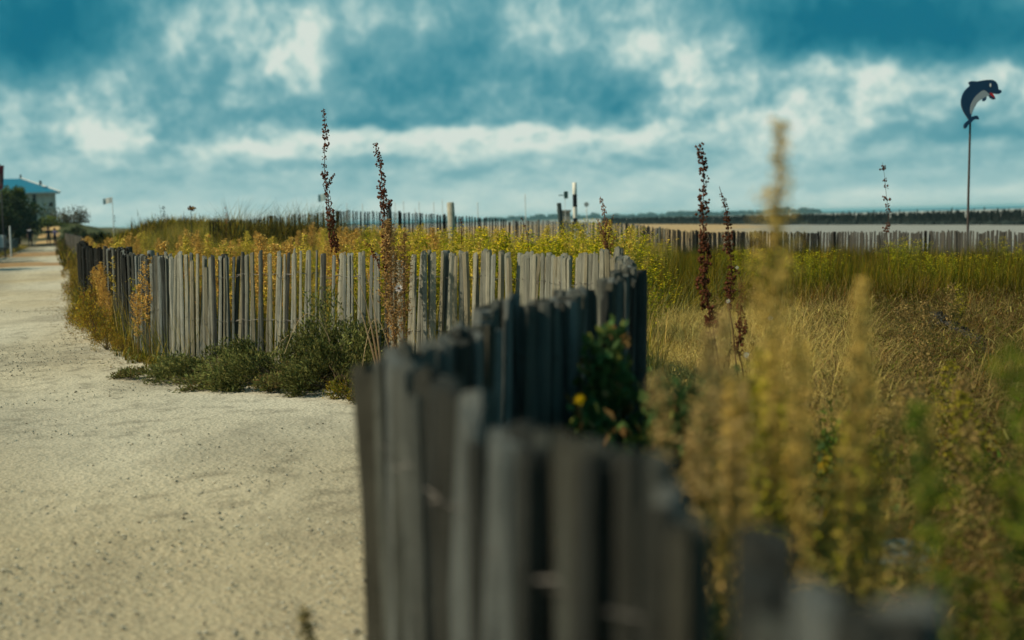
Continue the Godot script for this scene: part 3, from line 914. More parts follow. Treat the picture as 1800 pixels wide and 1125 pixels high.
func make_ground_cover() -> void:
	rng.seed = 31
	# behind the middle fence: green and golden grass thinning to the dune crest
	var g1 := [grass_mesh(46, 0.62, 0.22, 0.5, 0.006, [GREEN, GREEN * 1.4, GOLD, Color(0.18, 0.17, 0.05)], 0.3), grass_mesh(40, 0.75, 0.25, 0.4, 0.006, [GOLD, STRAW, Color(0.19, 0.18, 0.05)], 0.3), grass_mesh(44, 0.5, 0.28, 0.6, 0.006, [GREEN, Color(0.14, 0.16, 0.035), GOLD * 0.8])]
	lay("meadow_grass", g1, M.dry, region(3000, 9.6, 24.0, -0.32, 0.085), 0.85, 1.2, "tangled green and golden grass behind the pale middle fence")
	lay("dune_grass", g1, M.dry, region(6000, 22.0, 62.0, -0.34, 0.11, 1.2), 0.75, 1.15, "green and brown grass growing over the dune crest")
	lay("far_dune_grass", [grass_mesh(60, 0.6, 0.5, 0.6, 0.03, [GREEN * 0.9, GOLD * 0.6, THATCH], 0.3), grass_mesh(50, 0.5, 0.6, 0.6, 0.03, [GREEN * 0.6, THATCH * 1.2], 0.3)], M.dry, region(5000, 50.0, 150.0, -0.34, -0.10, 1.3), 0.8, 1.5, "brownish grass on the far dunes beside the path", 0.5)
	# the right-hand field
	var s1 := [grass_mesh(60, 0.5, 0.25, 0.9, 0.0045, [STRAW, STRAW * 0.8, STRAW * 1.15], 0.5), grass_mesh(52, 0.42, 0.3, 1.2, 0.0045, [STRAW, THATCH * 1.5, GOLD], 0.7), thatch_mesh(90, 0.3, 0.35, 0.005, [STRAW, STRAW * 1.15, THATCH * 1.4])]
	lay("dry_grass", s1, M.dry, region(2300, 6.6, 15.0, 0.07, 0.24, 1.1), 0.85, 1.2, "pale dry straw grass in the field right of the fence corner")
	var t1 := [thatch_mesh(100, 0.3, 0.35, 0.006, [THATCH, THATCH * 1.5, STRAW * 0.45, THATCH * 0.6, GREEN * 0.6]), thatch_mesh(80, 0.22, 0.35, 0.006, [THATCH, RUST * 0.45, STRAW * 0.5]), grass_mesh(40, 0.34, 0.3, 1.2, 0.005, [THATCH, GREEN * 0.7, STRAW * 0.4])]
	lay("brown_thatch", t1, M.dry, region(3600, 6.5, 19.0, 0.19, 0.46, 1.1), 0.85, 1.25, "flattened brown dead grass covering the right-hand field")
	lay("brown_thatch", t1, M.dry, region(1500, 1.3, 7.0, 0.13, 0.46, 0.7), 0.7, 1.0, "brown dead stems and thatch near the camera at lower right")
	lay("straw_clumps", [grass_mesh(70, 0.55, 0.2, 0.8, 0.005, [STRAW * 0.6, THATCH * 1.8, RUST * 0.4], 0.5), grass_mesh(60, 0.45, 0.18, 0.7, 0.006, [GREEN * 0.7, GREEN * 0.5, THATCH * 1.5], 0.4)], M.dry, region(420, 5.5, 17.0, 0.17, 0.46), 0.7, 1.2, "standing clumps of straw and green grass in the brown field", 0.35)
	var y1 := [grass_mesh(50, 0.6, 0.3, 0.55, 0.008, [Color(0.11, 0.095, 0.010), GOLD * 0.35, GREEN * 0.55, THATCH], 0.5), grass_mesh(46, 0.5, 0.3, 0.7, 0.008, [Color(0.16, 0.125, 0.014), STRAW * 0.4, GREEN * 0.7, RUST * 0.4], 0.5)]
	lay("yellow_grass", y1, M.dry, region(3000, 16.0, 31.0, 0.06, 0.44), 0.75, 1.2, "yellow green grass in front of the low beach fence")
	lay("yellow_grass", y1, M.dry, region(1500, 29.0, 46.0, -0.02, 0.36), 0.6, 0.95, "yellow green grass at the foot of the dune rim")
	# sparse growth where the fences meet the path
	var e1 := grass_mesh(26, 0.16, 0.12, 0.9, 0.005, [STRAW * 0.8, GREEN, GOLD * 0.7])
	var where := []
	var cols := []
	for i in 420:
		var d := R(11.0, 60.0)
		var x := path_right(d) + R(-0.12, 0.1) + 0.1 * nz.get_noise_2d(d * 14.0, 3.0)
		where.append(xf(Vector3(x, -0.03, -d), R(0, 6), Vector3.ONE * R(0.5, 1.3) * (1.0 + d * 0.012)))
		cols.append(grey(R(0.7, 1.2)))
	scatter("verge_grass", e1, M.dry, where, cols, self, "short dry grass fringing the foot of the path fence", "grass")
	where = []
	cols = []
	for i in 500:
		var d := R(38.0, 130.0)
		where.append(xf(Vector3(path_left(d) - R(0.0, 1.2), 0.0, -d), R(0, 6), Vector3.ONE * R(1.4, 3.0)))
		cols.append(grey(R(0.6, 1.1)))
	scatter("verge_grass", e1, M.dry, where, cols, self, "rough grass along the left edge of the far path", "grass")

func make_litter() -> void:
	rng.seed = 37
	var m := MB.new()
	m.leaf(Vector3.ZERO, Vector3(1, 0.1, 0), Vector3.UP, 1.0, 0.45, grey(1))
	m.leaf(Vector3(0.2, 0, 0.2), Vector3(0.3, 0.1, 1).normalized(), Vector3.UP, 0.8, 0.3, grey(1))
	var where := []
	var cols := []
	for i in 5200:
		var d := R(10.8, 34.0)
		var off := 0.75 * pow(rng.randf(), 2.2)
		var x := path_edge(d) - off + 0.1
		where.append(xf(Vector3(x, 0.006, -d), R(0, TAU), Vector3.ONE * R(0.012, 0.035), R(-0.3, 0.3), R(-0.3, 0.3)))
		cols.append(tint(pick([Color(0.16, 0.11, 0.05), Color(0.24, 0.18, 0.09), Color(0.10, 0.08, 0.04), Color(0.11, 0.12, 0.04)]), 0.3))
	scatter("leaf_litter", m.mesh(), M.seed, where, cols, self, "brown leaf litter and bits drifted along the path edge by the fence", "litter")
	# creeping runners and strays between the shrubs and the gravel
	var strays := grass_mesh(9, 0.10, 0.07, 1.4, 0.009, [GREEN * 0.8, GOLD * 0.5, Color(0.10, 0.12, 0.03)])
	where = []
	cols = []
	for i in 260:
		var d := R(11.0, 16.5)
		var x := path_edge(d) + 0.05 - 0.35 * pow(rng.randf(), 1.5)
		where.append(xf(Vector3(x, 0.0, -d), R(0, TAU), Vector3.ONE * R(0.5, 1.5)))
		cols.append(grey(R(0.6, 1.2)))
	scatter("stray_weeds", strays, M.leaf, where, cols, self, "stray small weeds at the ragged edge of the gravel below the fence", "weeds")

func make_plants() -> void:
	rng.seed = 41
	# weeds of the middle field, one object each
	var browns := []
	for i in 4:
		browns.append(plume_mesh(1.0, 0.17, 150, Color(0.22, 0.14, 0.06), [Color(0.64, 0.38, 0.09), Color(0.54, 0.31, 0.07), Color(0.72, 0.49, 0.15)], 0.28, 1.15, 0, 1.6, 0.011))
	var pales := []
	for i in 3:
		pales.append(plume_mesh(1.0, 0.15, 140, Color(0.24, 0.18, 0.08), [Color(0.72, 0.53, 0.11), Color(0.60, 0.44, 0.08), Color(0.48, 0.41, 0.04)], 0.3, 1.1, 30, 1.6, 0.011))
	for p in region(230, 13.8, 34.0, -0.31, -0.05, 1.4):
		var br := rng.randf() < 0.5
		plume_at(pick(browns) if br else pick(pales), "feathery_weed", "rust brown feathery weed standing in the grass behind the fence" if br else "straw coloured feathery weed standing in the grass behind the fence", p, "rust brown weeds behind the fence" if br else "straw coloured weeds behind the fence", R(0.7, 1.28))
	for p in region(52, 12.0, 24.0, -0.08, 0.085, 1.2):
		plume_at(pick(pales), "feathery_weed", "slim straw coloured weed among the yellow flowers", p, "slim weeds among the yellow flowers", R(0.95, 1.2))
	for q in [[-2.9, -14.6, 1.18], [-2.55, -14.9, 1.22], [-2.7, -15.2, 1.2], [-2.3, -14.7, 1.1], [-3.3, -16.0, 1.2]]:
		plume_at(pick(browns), "feathery_weed", "tall rust orange weed in the clump close behind the pale fence", on_ground(q[0], q[1]), "rust orange weeds close behind the pale fence", q[2])
	# yellow flowering bushes
	var bushes := [flower_bush_meshes(1.05, 0.40, 22, 240), flower_bush_meshes(0.95, 0.44, 24, 300), flower_bush_meshes(1.05, 0.36, 20, 100)]
	for p in region(85, 11.8, 24.0, -0.10, 0.088, 1.4):
		var b: Array = pick(bushes)
		var o := thing("yellow_flower_bush", "bushy green weed with small yellow flowers behind the pale fence", "bush", p, "yellow flowered weeds behind the pale fence")
		o.rotation.y = R(0, TAU)
		o.scale = Vector3.ONE * R(0.85, 1.2)
		part("stems", b[0], M.leaf, o)
		part("flowers", b[1], M.leaf, o)
	for p in region(60, 13.5, 30.0, -0.25, -0.08, 1.2):
		var o := thing("yellow_flower_bush", "green weed with a few yellow flowers among the brown weeds", "bush", p, "green weeds among the brown weeds")
		o.rotation.y = R(0, TAU)
		o.scale = Vector3.ONE * R(0.6, 0.95)
		part("stems", bushes[2][0], M.leaf, o)
		part("flowers", bushes[2][1], M.leaf, o)
	for p in region(34, 17.0, 27.0, 0.15, 0.42):
		var o := thing("yellow_flower_bush", "yellow green weed in front of the beach fence", "bush", p, "yellow green weeds before the beach fence")
		o.rotation.y = R(0, TAU)
		o.scale = Vector3(R(0.7, 1.1), R(0.6, 0.8), R(0.7, 1.1))
		part("stems", bushes[2][0], M.leaf, o)
		part("flowers", bushes[2][1], M.leaf, o)
	# marram tufts on the crest
	var mar := [grass_mesh(170, 1.05, 0.3, 0.75, 0.011, [Color(0.06, 0.08, 0.028), Color(0.09, 0.10, 0.03), GOLD * 0.5, THATCH * 0.7], 0.9), grass_mesh(150, 0.95, 0.34, 0.8, 0.011, [Color(0.075, 0.09, 0.03), GOLD * 0.6, Color(0.12, 0.12, 0.04)], 0.9)]
	var tufts := [[-7.4, -39.0, 1.35], [-6.9, -39.6, 1.25], [-6.6, -39.2, 1.1], [-6.1, -39.5, 1.3], [-5.6, -39.8, 1.35], [-5.2, -40.2, 1.2], [-7.9, -39.8, 1.0], [-5.9, -40.3, 1.2], [-8.8, -38.6, 0.8]]
	for q in tufts:
		var o := thing("marram_tuft", "dark windblown marram tuft against the sky on the crest", "grass", on_ground(q[0], q[1]), "marram tufts on the crest")
		part("blades", pick(mar), M.dry, o).scale = Vector3.ONE * q[2] * 1.3
	for q in [[-4.3, -20.0], [-2.0, -18.5], [-1.2, -21.0], [-0.2, -19.0], [0.9, -17.0], [1.5, -14.5], [1.9, -15.4], [2.4, -16.5], [0.4, -23.0], [3.2, -19.0], [-3.2, -24.0], [1.1, -26.0]]:
		var o := thing("marram_tuft", "green windblown marram tuft in the grass behind the fences", "grass", on_ground(q[0], q[1]), "marram tufts in the grass")
		part("blades", pick(mar), M.dry, o).scale = Vector3.ONE * R(0.7, 0.95)
	# dried dock stalks that rise against the sky
	var dk := Color(0.105, 0.040, 0.022)
	dock("tallest brown dock stalk, curved, rising far above the middle fence", Vector3(-1.56, 0.15, -13.8), Vector3(-1.77, 2.51, -13.8), -0.05, 0.42, 0.032, 0.025, dk, "", 2)
	dock("straight brown dock stalk in front of the middle fence beside the feathery plant", Vector3(-0.98, 0.0, -11.25), Vector3(-1.03, 2.03, -11.35), 0.02, 0.55, 0.03, 0.025, dk, "", 6)
	dock("dark brown dock stalk in the straw grass, taller one of the pair", Vector3(1.27, 0.15, -8.5), Vector3(1.14, 1.82, -8.5), -0.03, 0.36, 0.03, 0.022, dk * 0.8, "", 2)
	dock("dark brown dock stalk in the straw grass, shorter one of the pair", Vector3(1.42, 0.15, -9.0), Vector3(1.34, 1.57, -9.0), 0.02, 0.5, 0.028, 0.021, dk * 0.8, "", 1)
	dock("light brown branched dock above the yellow flowers by the striped post", Vector3(1.02, 0.15, -12.0), Vector3(0.76, 1.57, -12.0), 0.0, 0.66, 0.026, 0.016, Color(0.22, 0.10, 0.045), "", 9)
	dock("thin dock stalk with widely spaced seed clusters left of the dolphin sign", Vector3(5.36, 0.2, -20.0), Vector3(5.26, 2.05, -20.0), 0.0, 0.5, 0.13, 0.036, dk * 0.8)
	dock("short dark dead stalk among yellow flowers, left of two", Vector3(-0.33, 0.2, -13.6), Vector3(-0.48, 1.44, -13.6), 0.0, 0.6, 0.06, 0.014, dk)
	dock("short dark dead stalk among yellow flowers, right of two", Vector3(0.27, 0.2, -13.6), Vector3(0.14, 1.40, -13.6), 0.0, 0.6, 0.07, 0.012, dk)
	dock("small branched dark dock in the straw near the dock pair", Vector3(1.22, 0.2, -7.9), Vector3(1.06, 0.98, -7.9), 0.0, 0.4, 0.05, 0.014, dk * 0.8, "", 3)
	dock("small brown dock standing behind the taller dock of the pair", Vector3(1.34, 0.2, -8.2), Vector3(1.31, 1.08, -8.2), 0.0, 0.45, 0.03, 0.018, dk * 0.8)
	dock("brown seed stalk at the crest between the far flags", Vector3(-7.52, 0.6, -38.0), Vector3(-7.55, 1.9, -38.0), 0.0, 0.7, 0.06, 0.03, Color(0.25, 0.12, 0.05))
	dock("grey dead stalk on the left dune crest", Vector3(-8.85, 0.6, -36.5), Vector3(-8.85, 1.98, -36.5), 0.0, 0.8, 0.05, 0.03, Color(0.05, 0.05, 0.04))
	for q in [[-10.9, -42.0, 2.0], [-10.4, -42.0, 1.85], [-9.75, -40.0, 2.05], [-11.6, -42.0, 1.82]]:
		dock("thin dead stalk on the grassy dune above the path fence", Vector3(q[0], 0.7, q[1]), Vector3(q[0] - 0.03, q[2], q[1]), 0.0, 0.85, 0.06, 0.016, Color(0.06, 0.05, 0.04), "thin dead stalks on the dune")
	# dry bents that arch above the crest by the piling
	for q in [[-1.55, -30.0, -0.35], [-1.75, -30.0, -0.3], [-1.2, -30.0, -0.28], [-2.0, -31.0, 0.2], [-1.9, -30.5, -0.1]]:
		var o := thing("dry_bent", "thin dark grass stem leaning near the wooden piling", "grass", on_ground(q[0], q[1]), "thin stems by the piling")
		var b := MB.new()
		b.blade(Vector3.ZERO, Vector3(signf(q[2]), 0, 0), R(1.3, 1.6), absf(q[2]), 0.014, Color(0.08, 0.07, 0.04), Color(0.12, 0.09, 0.05), 6)
		part("blade", b.mesh(), M.dry, o)
	# dried plant standing in front of the middle fence
	var tall := plume_mesh(1.42, 0.17, 300, Color(0.16, 0.09, 0.04), [Color(0.33, 0.19, 0.07), Color(0.26, 0.15, 0.06), Color(0.38, 0.25, 0.10)], 0.22, 1.35)
	plume_at(tall, "feathery_weed", "tall rust brown feathery plant in front of the middle fence", Vector3(-0.93, 0.0, -11.15), "", 1.0)
	plume_at(plume_mesh(1.3, 0.12, 170, Color(0.12, 0.07, 0.035), [Color(0.26, 0.15, 0.06), Color(0.2, 0.11, 0.045)], 0.3, 1.2), "feathery_weed", "darker feathery stem beside the tall rust brown plant by the fence", Vector3(-0.86, 0.0, -11.0), "", 1.0)
	var bare := thing("bare_stalk", "bare forked tan stalk leaning left in front of the middle fence", "dried plant", Vector3(-1.0, 0.0, -10.95))
	var bs := MB.new()
	for q in [[-0.22, 1.12, 0.0], [-0.10, 1.02, 0.04], [-0.27, 0.98, 0.03]]:
		bs.tube([Vector3(0, 0, 0), Vector3(q[0] * 0.3, q[1] * 0.42, q[2]), Vector3(q[0] * 0.55, q[1] * 0.7, q[2]), Vector3(q[0], q[1], q[2])], [0.011, 0.008, 0.004, 0.0015], 5, Color(0.22, 0.13, 0.07), Color(0.40, 0.31, 0.2))
	part("stems", bs.mesh(), M.seed, bare)
	for i in 3:
		var o := thing("bramble_cane", "thin pale cane arching over the shrub by the middle fence", "bramble", Vector3([-1.25, -1.35, -2.3][i], 0.02, [-11.35, -11.6, -12.85][i]), "pale canes over the shrubs")
		var b := MB.new()
		var pts := []
		var rr := []
		for j in 9:
			var t := j / 8.0
			pts.append(Vector3(([0.28, -0.5, 0.55][i]) * t, sin(t * 2.6) * [0.62, 0.66, 0.4][i], 0.12 * t))
			rr.append(lerpf(0.004, 0.0018, t))
		b.tube(pts, rr, 4, Color(0.34, 0.25, 0.15), Color(0.38, 0.29, 0.17))
		part("cane", b.mesh(), M.seed, o)
	# white flower on its stem
	flower("white_flower", "white daisy flower with dark centre beside the tall dried plant", Vector3(-0.78, 0.0, -10.75), Vector3(-0.85, 0.90, -10.75), 0.034, 12, Color(0.78, 0.68, 0.66), Color(0.10, 0.05, 0.02))
	flower("yellow_flower", "small yellow flower in the bramble right of the near fence", Vector3(0.22, 0.35, -3.95), Vector3(0.18, 0.90, -3.9), 0.018, 10, Color(0.75, 0.50, 0.01), Color(0.55, 0.33, 0.01))
	flower("yellow_flower", "small orange yellow flower in the straw beside the corner post", Vector3(0.66, 0.2, -6.9), Vector3(0.62, 0.80, -6.9), 0.016, 10, Color(0.75, 0.42, 0.01), Color(0.5, 0.28, 0.01))
	for q in [[1.31, 0.87, -8.6], [1.75, 0.98, -11.0], [1.42, 0.82, -7.8], [1.12, 0.72, -6.8], [0.98, 0.52, -5.0], [0.72, 0.42, -4.8]]:
		flower("white_flower", "tiny white flower in the field right of the fence", Vector3(q[0], q[1] - 0.4, q[2]), Vector3(q[0], q[1], q[2]), 0.016, 9, Color(0.75, 0.72, 0.68), Color(0.5, 0.4, 0.1), "tiny white flowers in the field")
	# shrubs at the foot of the middle fence
	var gs := [Color(0.120, 0.135, 0.040), Color(0.155, 0.165, 0.055), Color(0.085, 0.100, 0.034), Color(0.19, 0.18, 0.06)]
	shrub_at(shrub_meshes(Vector3(0.68, 0.34, 0.5), 7500, 0.042, 0.014, gs, 50), "low_shrub", "low spreading evergreen shrub at the left end of the fence foot", "shrub", Vector3(-2.75, 0, -13.05))
	shrub_at(shrub_meshes(Vector3(0.70, 0.46, 0.52), 9500, 0.042, 0.014, gs, 50), "low_shrub", "middle one of three dark evergreen shrubs at the fence foot", "shrub", Vector3(-2.02, 0, -12.3))
	shrub_at(shrub_meshes(Vector3(0.54, 0.80, 0.48), 10500, 0.042, 0.014, gs, 60), "low_shrub", "tallest evergreen shrub at the fence foot, nearest the dark fence corner", "shrub", Vector3(-1.42, 0, -11.72))
	for q in [[-2.42, -12.62, 0.75, 0.17, "flat green mat of growth between the left and middle fence shrubs"], [-1.72, -11.95, 0.7, 0.22, "flat green mat of growth between the middle and tallest fence shrubs"], [-3.25, -13.45, 0.6, 0.14, "thin straggling green mat left of the fence shrubs"]]:
		shrub_at(shrub_meshes(Vector3(q[2], q[3], 0.34), 4200, 0.04, 0.013, [gs[0], gs[1], gs[3], Color(0.17, 0.12, 0.05)], 60), "ground_mat", q[4], "shrub", Vector3(q[0], 0.0, q[1]), "", Vector3.ONE, 0.7)
	shrub_at(shrub_meshes(Vector3(0.30, 0.18, 0.25), 1400, 0.035, 0.011, [GOLD * 0.6, GREEN, Color(0.16, 0.13, 0.04)], 20), "low_plant", "small olive plant on the path edge below the tallest shrub", "plant", Vector3(-1.28, 0, -11.15))
	shrub_at(shrub_meshes(Vector3(0.36, 0.25, 0.25), 1300, 0.035, 0.009, [STRAW * 0.6, GREEN * 1.2, Color(0.16, 0.15, 0.06)], 20), "low_plant", "pale green growth at the foot of the lit fence", "plant", Vector3(-0.62, 0, -10.8))
	# weeds along the path side of the distant fence
	for q in [[-5.55, -19.2, 0.95], [-5.75, -20.0, 0.9], [-5.35, -18.7, 0.8], [-6.0, -20.6, 0.85], [-5.15, -18.2, 0.6], [-8.9, -30.2, 1.25], [-9.1, -31.0, 1.2]]:
		plume_at(pick(browns), "feathery_weed", "brown weed growing on the path side of the dark fence", Vector3(q[0], 0.0, q[1]), "brown weeds on the path side of the fence", q[2])
	plume_at(browns[1], "feathery_weed", "bright orange feathery weed before the fence bend, taller of two", Vector3(-3.88, 0.0, -15.15), "", 1.08)
	plume_at(browns[2], "feathery_weed", "bright orange feathery weed before the fence bend, shorter of two", Vector3(-4.02, 0.0, -15.2), "", 0.8)
	var ws := shrub_meshes(Vector3(0.45, 0.75, 0.45), 2600, 0.05, 0.012, [Color(0.24, 0.18, 0.03), Color(0.15, 0.15, 0.035), GOLD, RUST * 0.7], 30)
	for q in [[-5.25, -18.0, 0.7], [-5.75, -19.7, 1.0], [-6.15, -20.9, 0.8], [-4.75, -16.6, 0.45], [-4.35, -15.9, 0.35], [-8.6, -28.3, 0.8], [-9.4, -31.4, 0.9], [-10.8, -36.0, 0.8], [-13.0, -42.5, 0.9]]:
		shrub_at(ws, "fence_weed", "yellow and olive weed clump at the foot of the path fence", "weed", Vector3(q[0], 0, q[1]), "weed clumps at the foot of the path fence", Vector3.ONE * q[2], R(0, 6))
	var ds := shrub_meshes(Vector3(0.9, 1.2, 0.9), 2400, 0.11, 0.04, [Color(0.05, 0.05, 0.025), Color(0.08, 0.065, 0.03), Color(0.05, 0.06, 0.025)], 40)
	for q in [[-18.7, -62.0, 0.5], [-22.8, -75.0, 0.7], [-27.3, -90.0, 0.9], [-30.4, -101.0, 1.0], [-34.2, -114.0, 1.2], [-36.2, -121.0, 1.4]]:
		shrub_at(ds, "fence_bush", "dark brownish bush against the far end of the path fence", "bush", Vector3(q[0] - 0.3, 0, q[1]), "dark bushes along the far fence", Vector3.ONE * q[2], R(0, 6))
	# brambles against the near fence
	var br := [Color(0.055, 0.105, 0.036), Color(0.08, 0.13, 0.04), Color(0.035, 0.07, 0.026), Color(0.12, 0.14, 0.035), Color(0.055, 0.10, 0.035), Color(0.08, 0.12, 0.04), Color(0.15, 0.09, 0.035)]
	shrub_at(shrub_meshes(Vector3(0.26, 0.98, 0.36), 4600, 0.045, 0.03, br, 60), "bramble_bush", "tallest dark green bramble leaning on the near fence below the yellow flower", "bramble", Vector3(0.36, 0.1, -4.4))
	shrub_at(shrub_meshes(Vector3(0.34, 0.80, 0.40), 4200, 0.045, 0.03, br, 50), "bramble_bush", "low dark bramble between the near fence and the blurred plumes", "bramble", Vector3(0.58, 0.1, -4.45))
	shrub_at(shrub_meshes(Vector3(0.40, 0.55, 0.5), 3200, 0.042, 0.027, br, 50), "bramble_bush", "bramble clump right of the corner post", "bramble", Vector3(0.92, 0.1, -6.2))
	shrub_at(shrub_meshes(Vector3(0.36, 0.44, 0.42), 2800, 0.042, 0.027, [br[3], br[0], br[1], GREEN], 40), "bramble_bush", "low bramble nearest the dark fence corner", "bramble", Vector3(0.50, 0.05, -3.6))
	shrub_at(shrub_meshes(Vector3(0.45, 0.42, 0.5), 2600, 0.042, 0.026, [br[0], br[3], br[1], GOLD * 0.4], 40), "bramble_bush", "loose bramble spreading right, under the pale blurred plumes", "bramble", Vector3(0.95, 0.1, -4.9))
	shrub_at(shrub_meshes(Vector3(0.30, 0.52, 0.36), 2600, 0.042, 0.026, [br[0], br[1], br[3], Color(0.15, 0.17, 0.03)], 40), "bramble_bush", "leafy green bramble under the leftmost beige plume", "bramble", Vector3(0.60, 0.1, -3.75))
	# tall blurred weeds close to the lens
	var fg := [Color(0.60, 0.42, 0.11), Color(0.50, 0.34, 0.08), Color(0.66, 0.48, 0.15)]
	var pale := [Color(0.50, 0.35, 0.14), Color(0.54, 0.40, 0.18), Color(0.42, 0.30, 0.11)]
	var st := Color(0.22, 0.18, 0.06)
	plume_at(wisp_mesh([[1.41, 0.088, 0.0, 0.0, 0.0], [1.02, 0.05, 0.07, 0.03, 0.01], [0.95, 0.045, -0.06, -0.02, -0.01], [0.80, 0.05, 0.12, 0.0, 0.015], [0.88, 0.04, -0.11, 0.05, -0.02]], 190, Color(0.30, 0.23, 0.07), fg), "tall_weed", "tallest blurred straw coloured plume in the right foreground, against sky", Vector3(0.465, 0.14, -2.6), "", 1.0, 0.004)
	plume_at(wisp_mesh([[1.13, 0.06, 0.03, 0.0, 0.0], [1.05, 0.05, -0.05, 0.04, -0.02], [0.92, 0.05, 0.10, -0.03, 0.02], [0.82, 0.045, -0.10, 0.0, 0.0]], 180, st, fg), "tall_weed", "blurred plume just right of the tallest plume", Vector3(0.565, 0.14, -2.55), "", 1.0, -0.01)
	plume_at(wisp_mesh([[1.10, 0.045, 0.02, 0.0, 0.0], [0.90, 0.04, 0.09, 0.03, 0.01], [0.78, 0.04, -0.05, 0.0, -0.01]], 180, st, fg), "tall_weed", "narrow blurred plume standing rightmost of the straw plumes", Vector3(0.655, 0.14, -2.6), "", 1.0, 0.01)
	plume_at(wisp_mesh([[1.07, 0.06, -0.01, 0.0, 0.0], [1.0, 0.05, -0.07, 0.03, -0.01], [0.90, 0.05, 0.06, 0.0, 0.01], [0.84, 0.045, -0.12, 0.0, -0.02]], 200, st, pale), "tall_weed", "pale beige blurred plume leftmost, beside the bramble", Vector3(0.335, 0.12, -2.55), "", 1.0, -0.01)
	plume_at(wisp_mesh([[1.09, 0.055, 0.0, 0.0, 0.0], [0.96, 0.05, 0.07, 0.02, 0.01], [0.86, 0.05, -0.06, -0.03, -0.01]], 190, st, pale), "tall_weed", "pale beige blurred plume second from left", Vector3(0.41, 0.12, -2.75), "", 1.0, 0.01)
	plume_at(plume_mesh(0.95, 0.12, 300, st, [Color(0.30, 0.29, 0.03), Color(0.40, 0.37, 0.03), Color(0.20, 0.21, 0.03)], 0.35, 1.3, 130, 0.3), "tall_weed", "yellow green blurred weed between the straw plumes", Vector3(0.53, 0.14, -2.95), "", 1.0, [0.012, -0.02, 0.03, -0.015, 0.02, 0.01, -0.02, 0.015][5])
	plume_at(plume_mesh(0.85, 0.12, 300, st, fg, 0.35, 0.6, 60, 0.4, 0.008), "tall_weed", "low blurred straw weed behind the two pale plumes", Vector3(0.47, 0.14, -3.1), "", 1.0, [0.012, -0.02, 0.03, -0.015, 0.02, 0.01, -0.02, 0.015][6])
	plume_at(plume_mesh(0.80, 0.10, 260, st, [Color(0.30, 0.29, 0.03), Color(0.34, 0.28, 0.06)], 0.3, 1.3, 90, 0.4), "tall_weed", "low olive blurred weed at the foot of the rightmost plume", Vector3(0.70, 0.14, -2.9), "", 1.0, [0.012, -0.02, 0.03, -0.015, 0.02, 0.01, -0.02, 0.015][7])
	for i in 4:
		var p: Array = [[0.60, -1.85, 1.0], [0.68, -1.95, 1.08], [0.74, -1.9, 1.02], [0.80, -2.2, 0.92]][i]
		plume_at(plume_mesh(p[2], 0.07, 60, Color(0.06, 0.10, 0.025), [Color(0.17, 0.20, 0.02), Color(0.08, 0.12, 0.02)], 0.6, 1.2, 150), "green_weed", ["leafy green blurred weed leftmost of the right-edge clump", "tallest leafy green blurred weed near the right edge", "leafy green blurred weed at the right edge", "short leafy green weed behind the right-edge clump"][i], Vector3(p[0], 0.12, p[1]), "", 1.0)
	var dull := [Color(0.26, 0.18, 0.07), Color(0.20, 0.14, 0.05), Color(0.32, 0.23, 0.09)]
	var scrub := [plume_mesh(0.62, 0.12, 120, st, dull, 0.2, 1.0, 90, 0.6), plume_mesh(0.56, 0.13, 100, st, [Color(0.24, 0.21, 0.02), Color(0.16, 0.16, 0.02), Color(0.30, 0.26, 0.03)], 0.2, 1.0, 130, 0.6), plume_mesh(0.60, 0.12, 100, st, dull, 0.2, 1.0, 50, 0.6)]
	var greens := [shrub_meshes(Vector3(0.22, 0.45, 0.22), 900, 0.045, 0.016, [Color(0.07, 0.12, 0.02), Color(0.12, 0.16, 0.02), Color(0.05, 0.08, 0.02)], 24), shrub_meshes(Vector3(0.25, 0.36, 0.25), 900, 0.04, 0.014, [Color(0.16, 0.16, 0.02), Color(0.10, 0.12, 0.02), Color(0.24, 0.20, 0.03)], 24)]
	for p in region(26, 3.0, 6.6, 0.15, 0.42):
		if absf(p.x / -p.z - 0.27) < 0.045 and p.z > -4.9:
			continue
		plume_at(pick(scrub), "scrub_weed", "straw and olive weed in the blurred scrub at right", p, "straw weeds of the right foreground scrub", R(0.8, 1.15))
	for p in region(26, 2.6, 7.0, 0.16, 0.44):
		if absf(p.x / -p.z - 0.27) < 0.055 and p.z > -4.9:
			continue
		shrub_at(pick(greens), "scrub_bush", "small leafy green bush in the blurred scrub at right", "bush", p, "green bushes of the right foreground scrub", Vector3.ONE * R(0.8, 1.2), R(0, 6))
	for p in region(12, 8.0, 14.0, 0.14, 0.42):
		plume_at(pick(scrub), "scrub_weed", "low straw weed in the brown grass of the right-hand field", p, "low straw weeds of the right-hand field", R(0.8, 1.2))
	# weed at the path edge below the near corner
	plume_at(plume_mesh(0.48, 0.05, 90, Color(0.12, 0.12, 0.05), [Color(0.17, 0.16, 0.07), Color(0.22, 0.18, 0.08)], 0.3, 1.1, 50), "small_weed", "small blurred olive weed on the path at the fence corner", Vector3(-0.40, 0.0, -3.35), "", 1.0, 0.25)
	plume_at(plume_mesh(0.36, 0.05, 60, Color(0.12, 0.12, 0.05), [Color(0.17, 0.16, 0.07), Color(0.13, 0.14, 0.05)], 0.3, 1.1, 50), "small_weed", "shorter olive weed touching the near fence corner", Vector3(-0.37, 0.0, -3.1), "", 1.0)

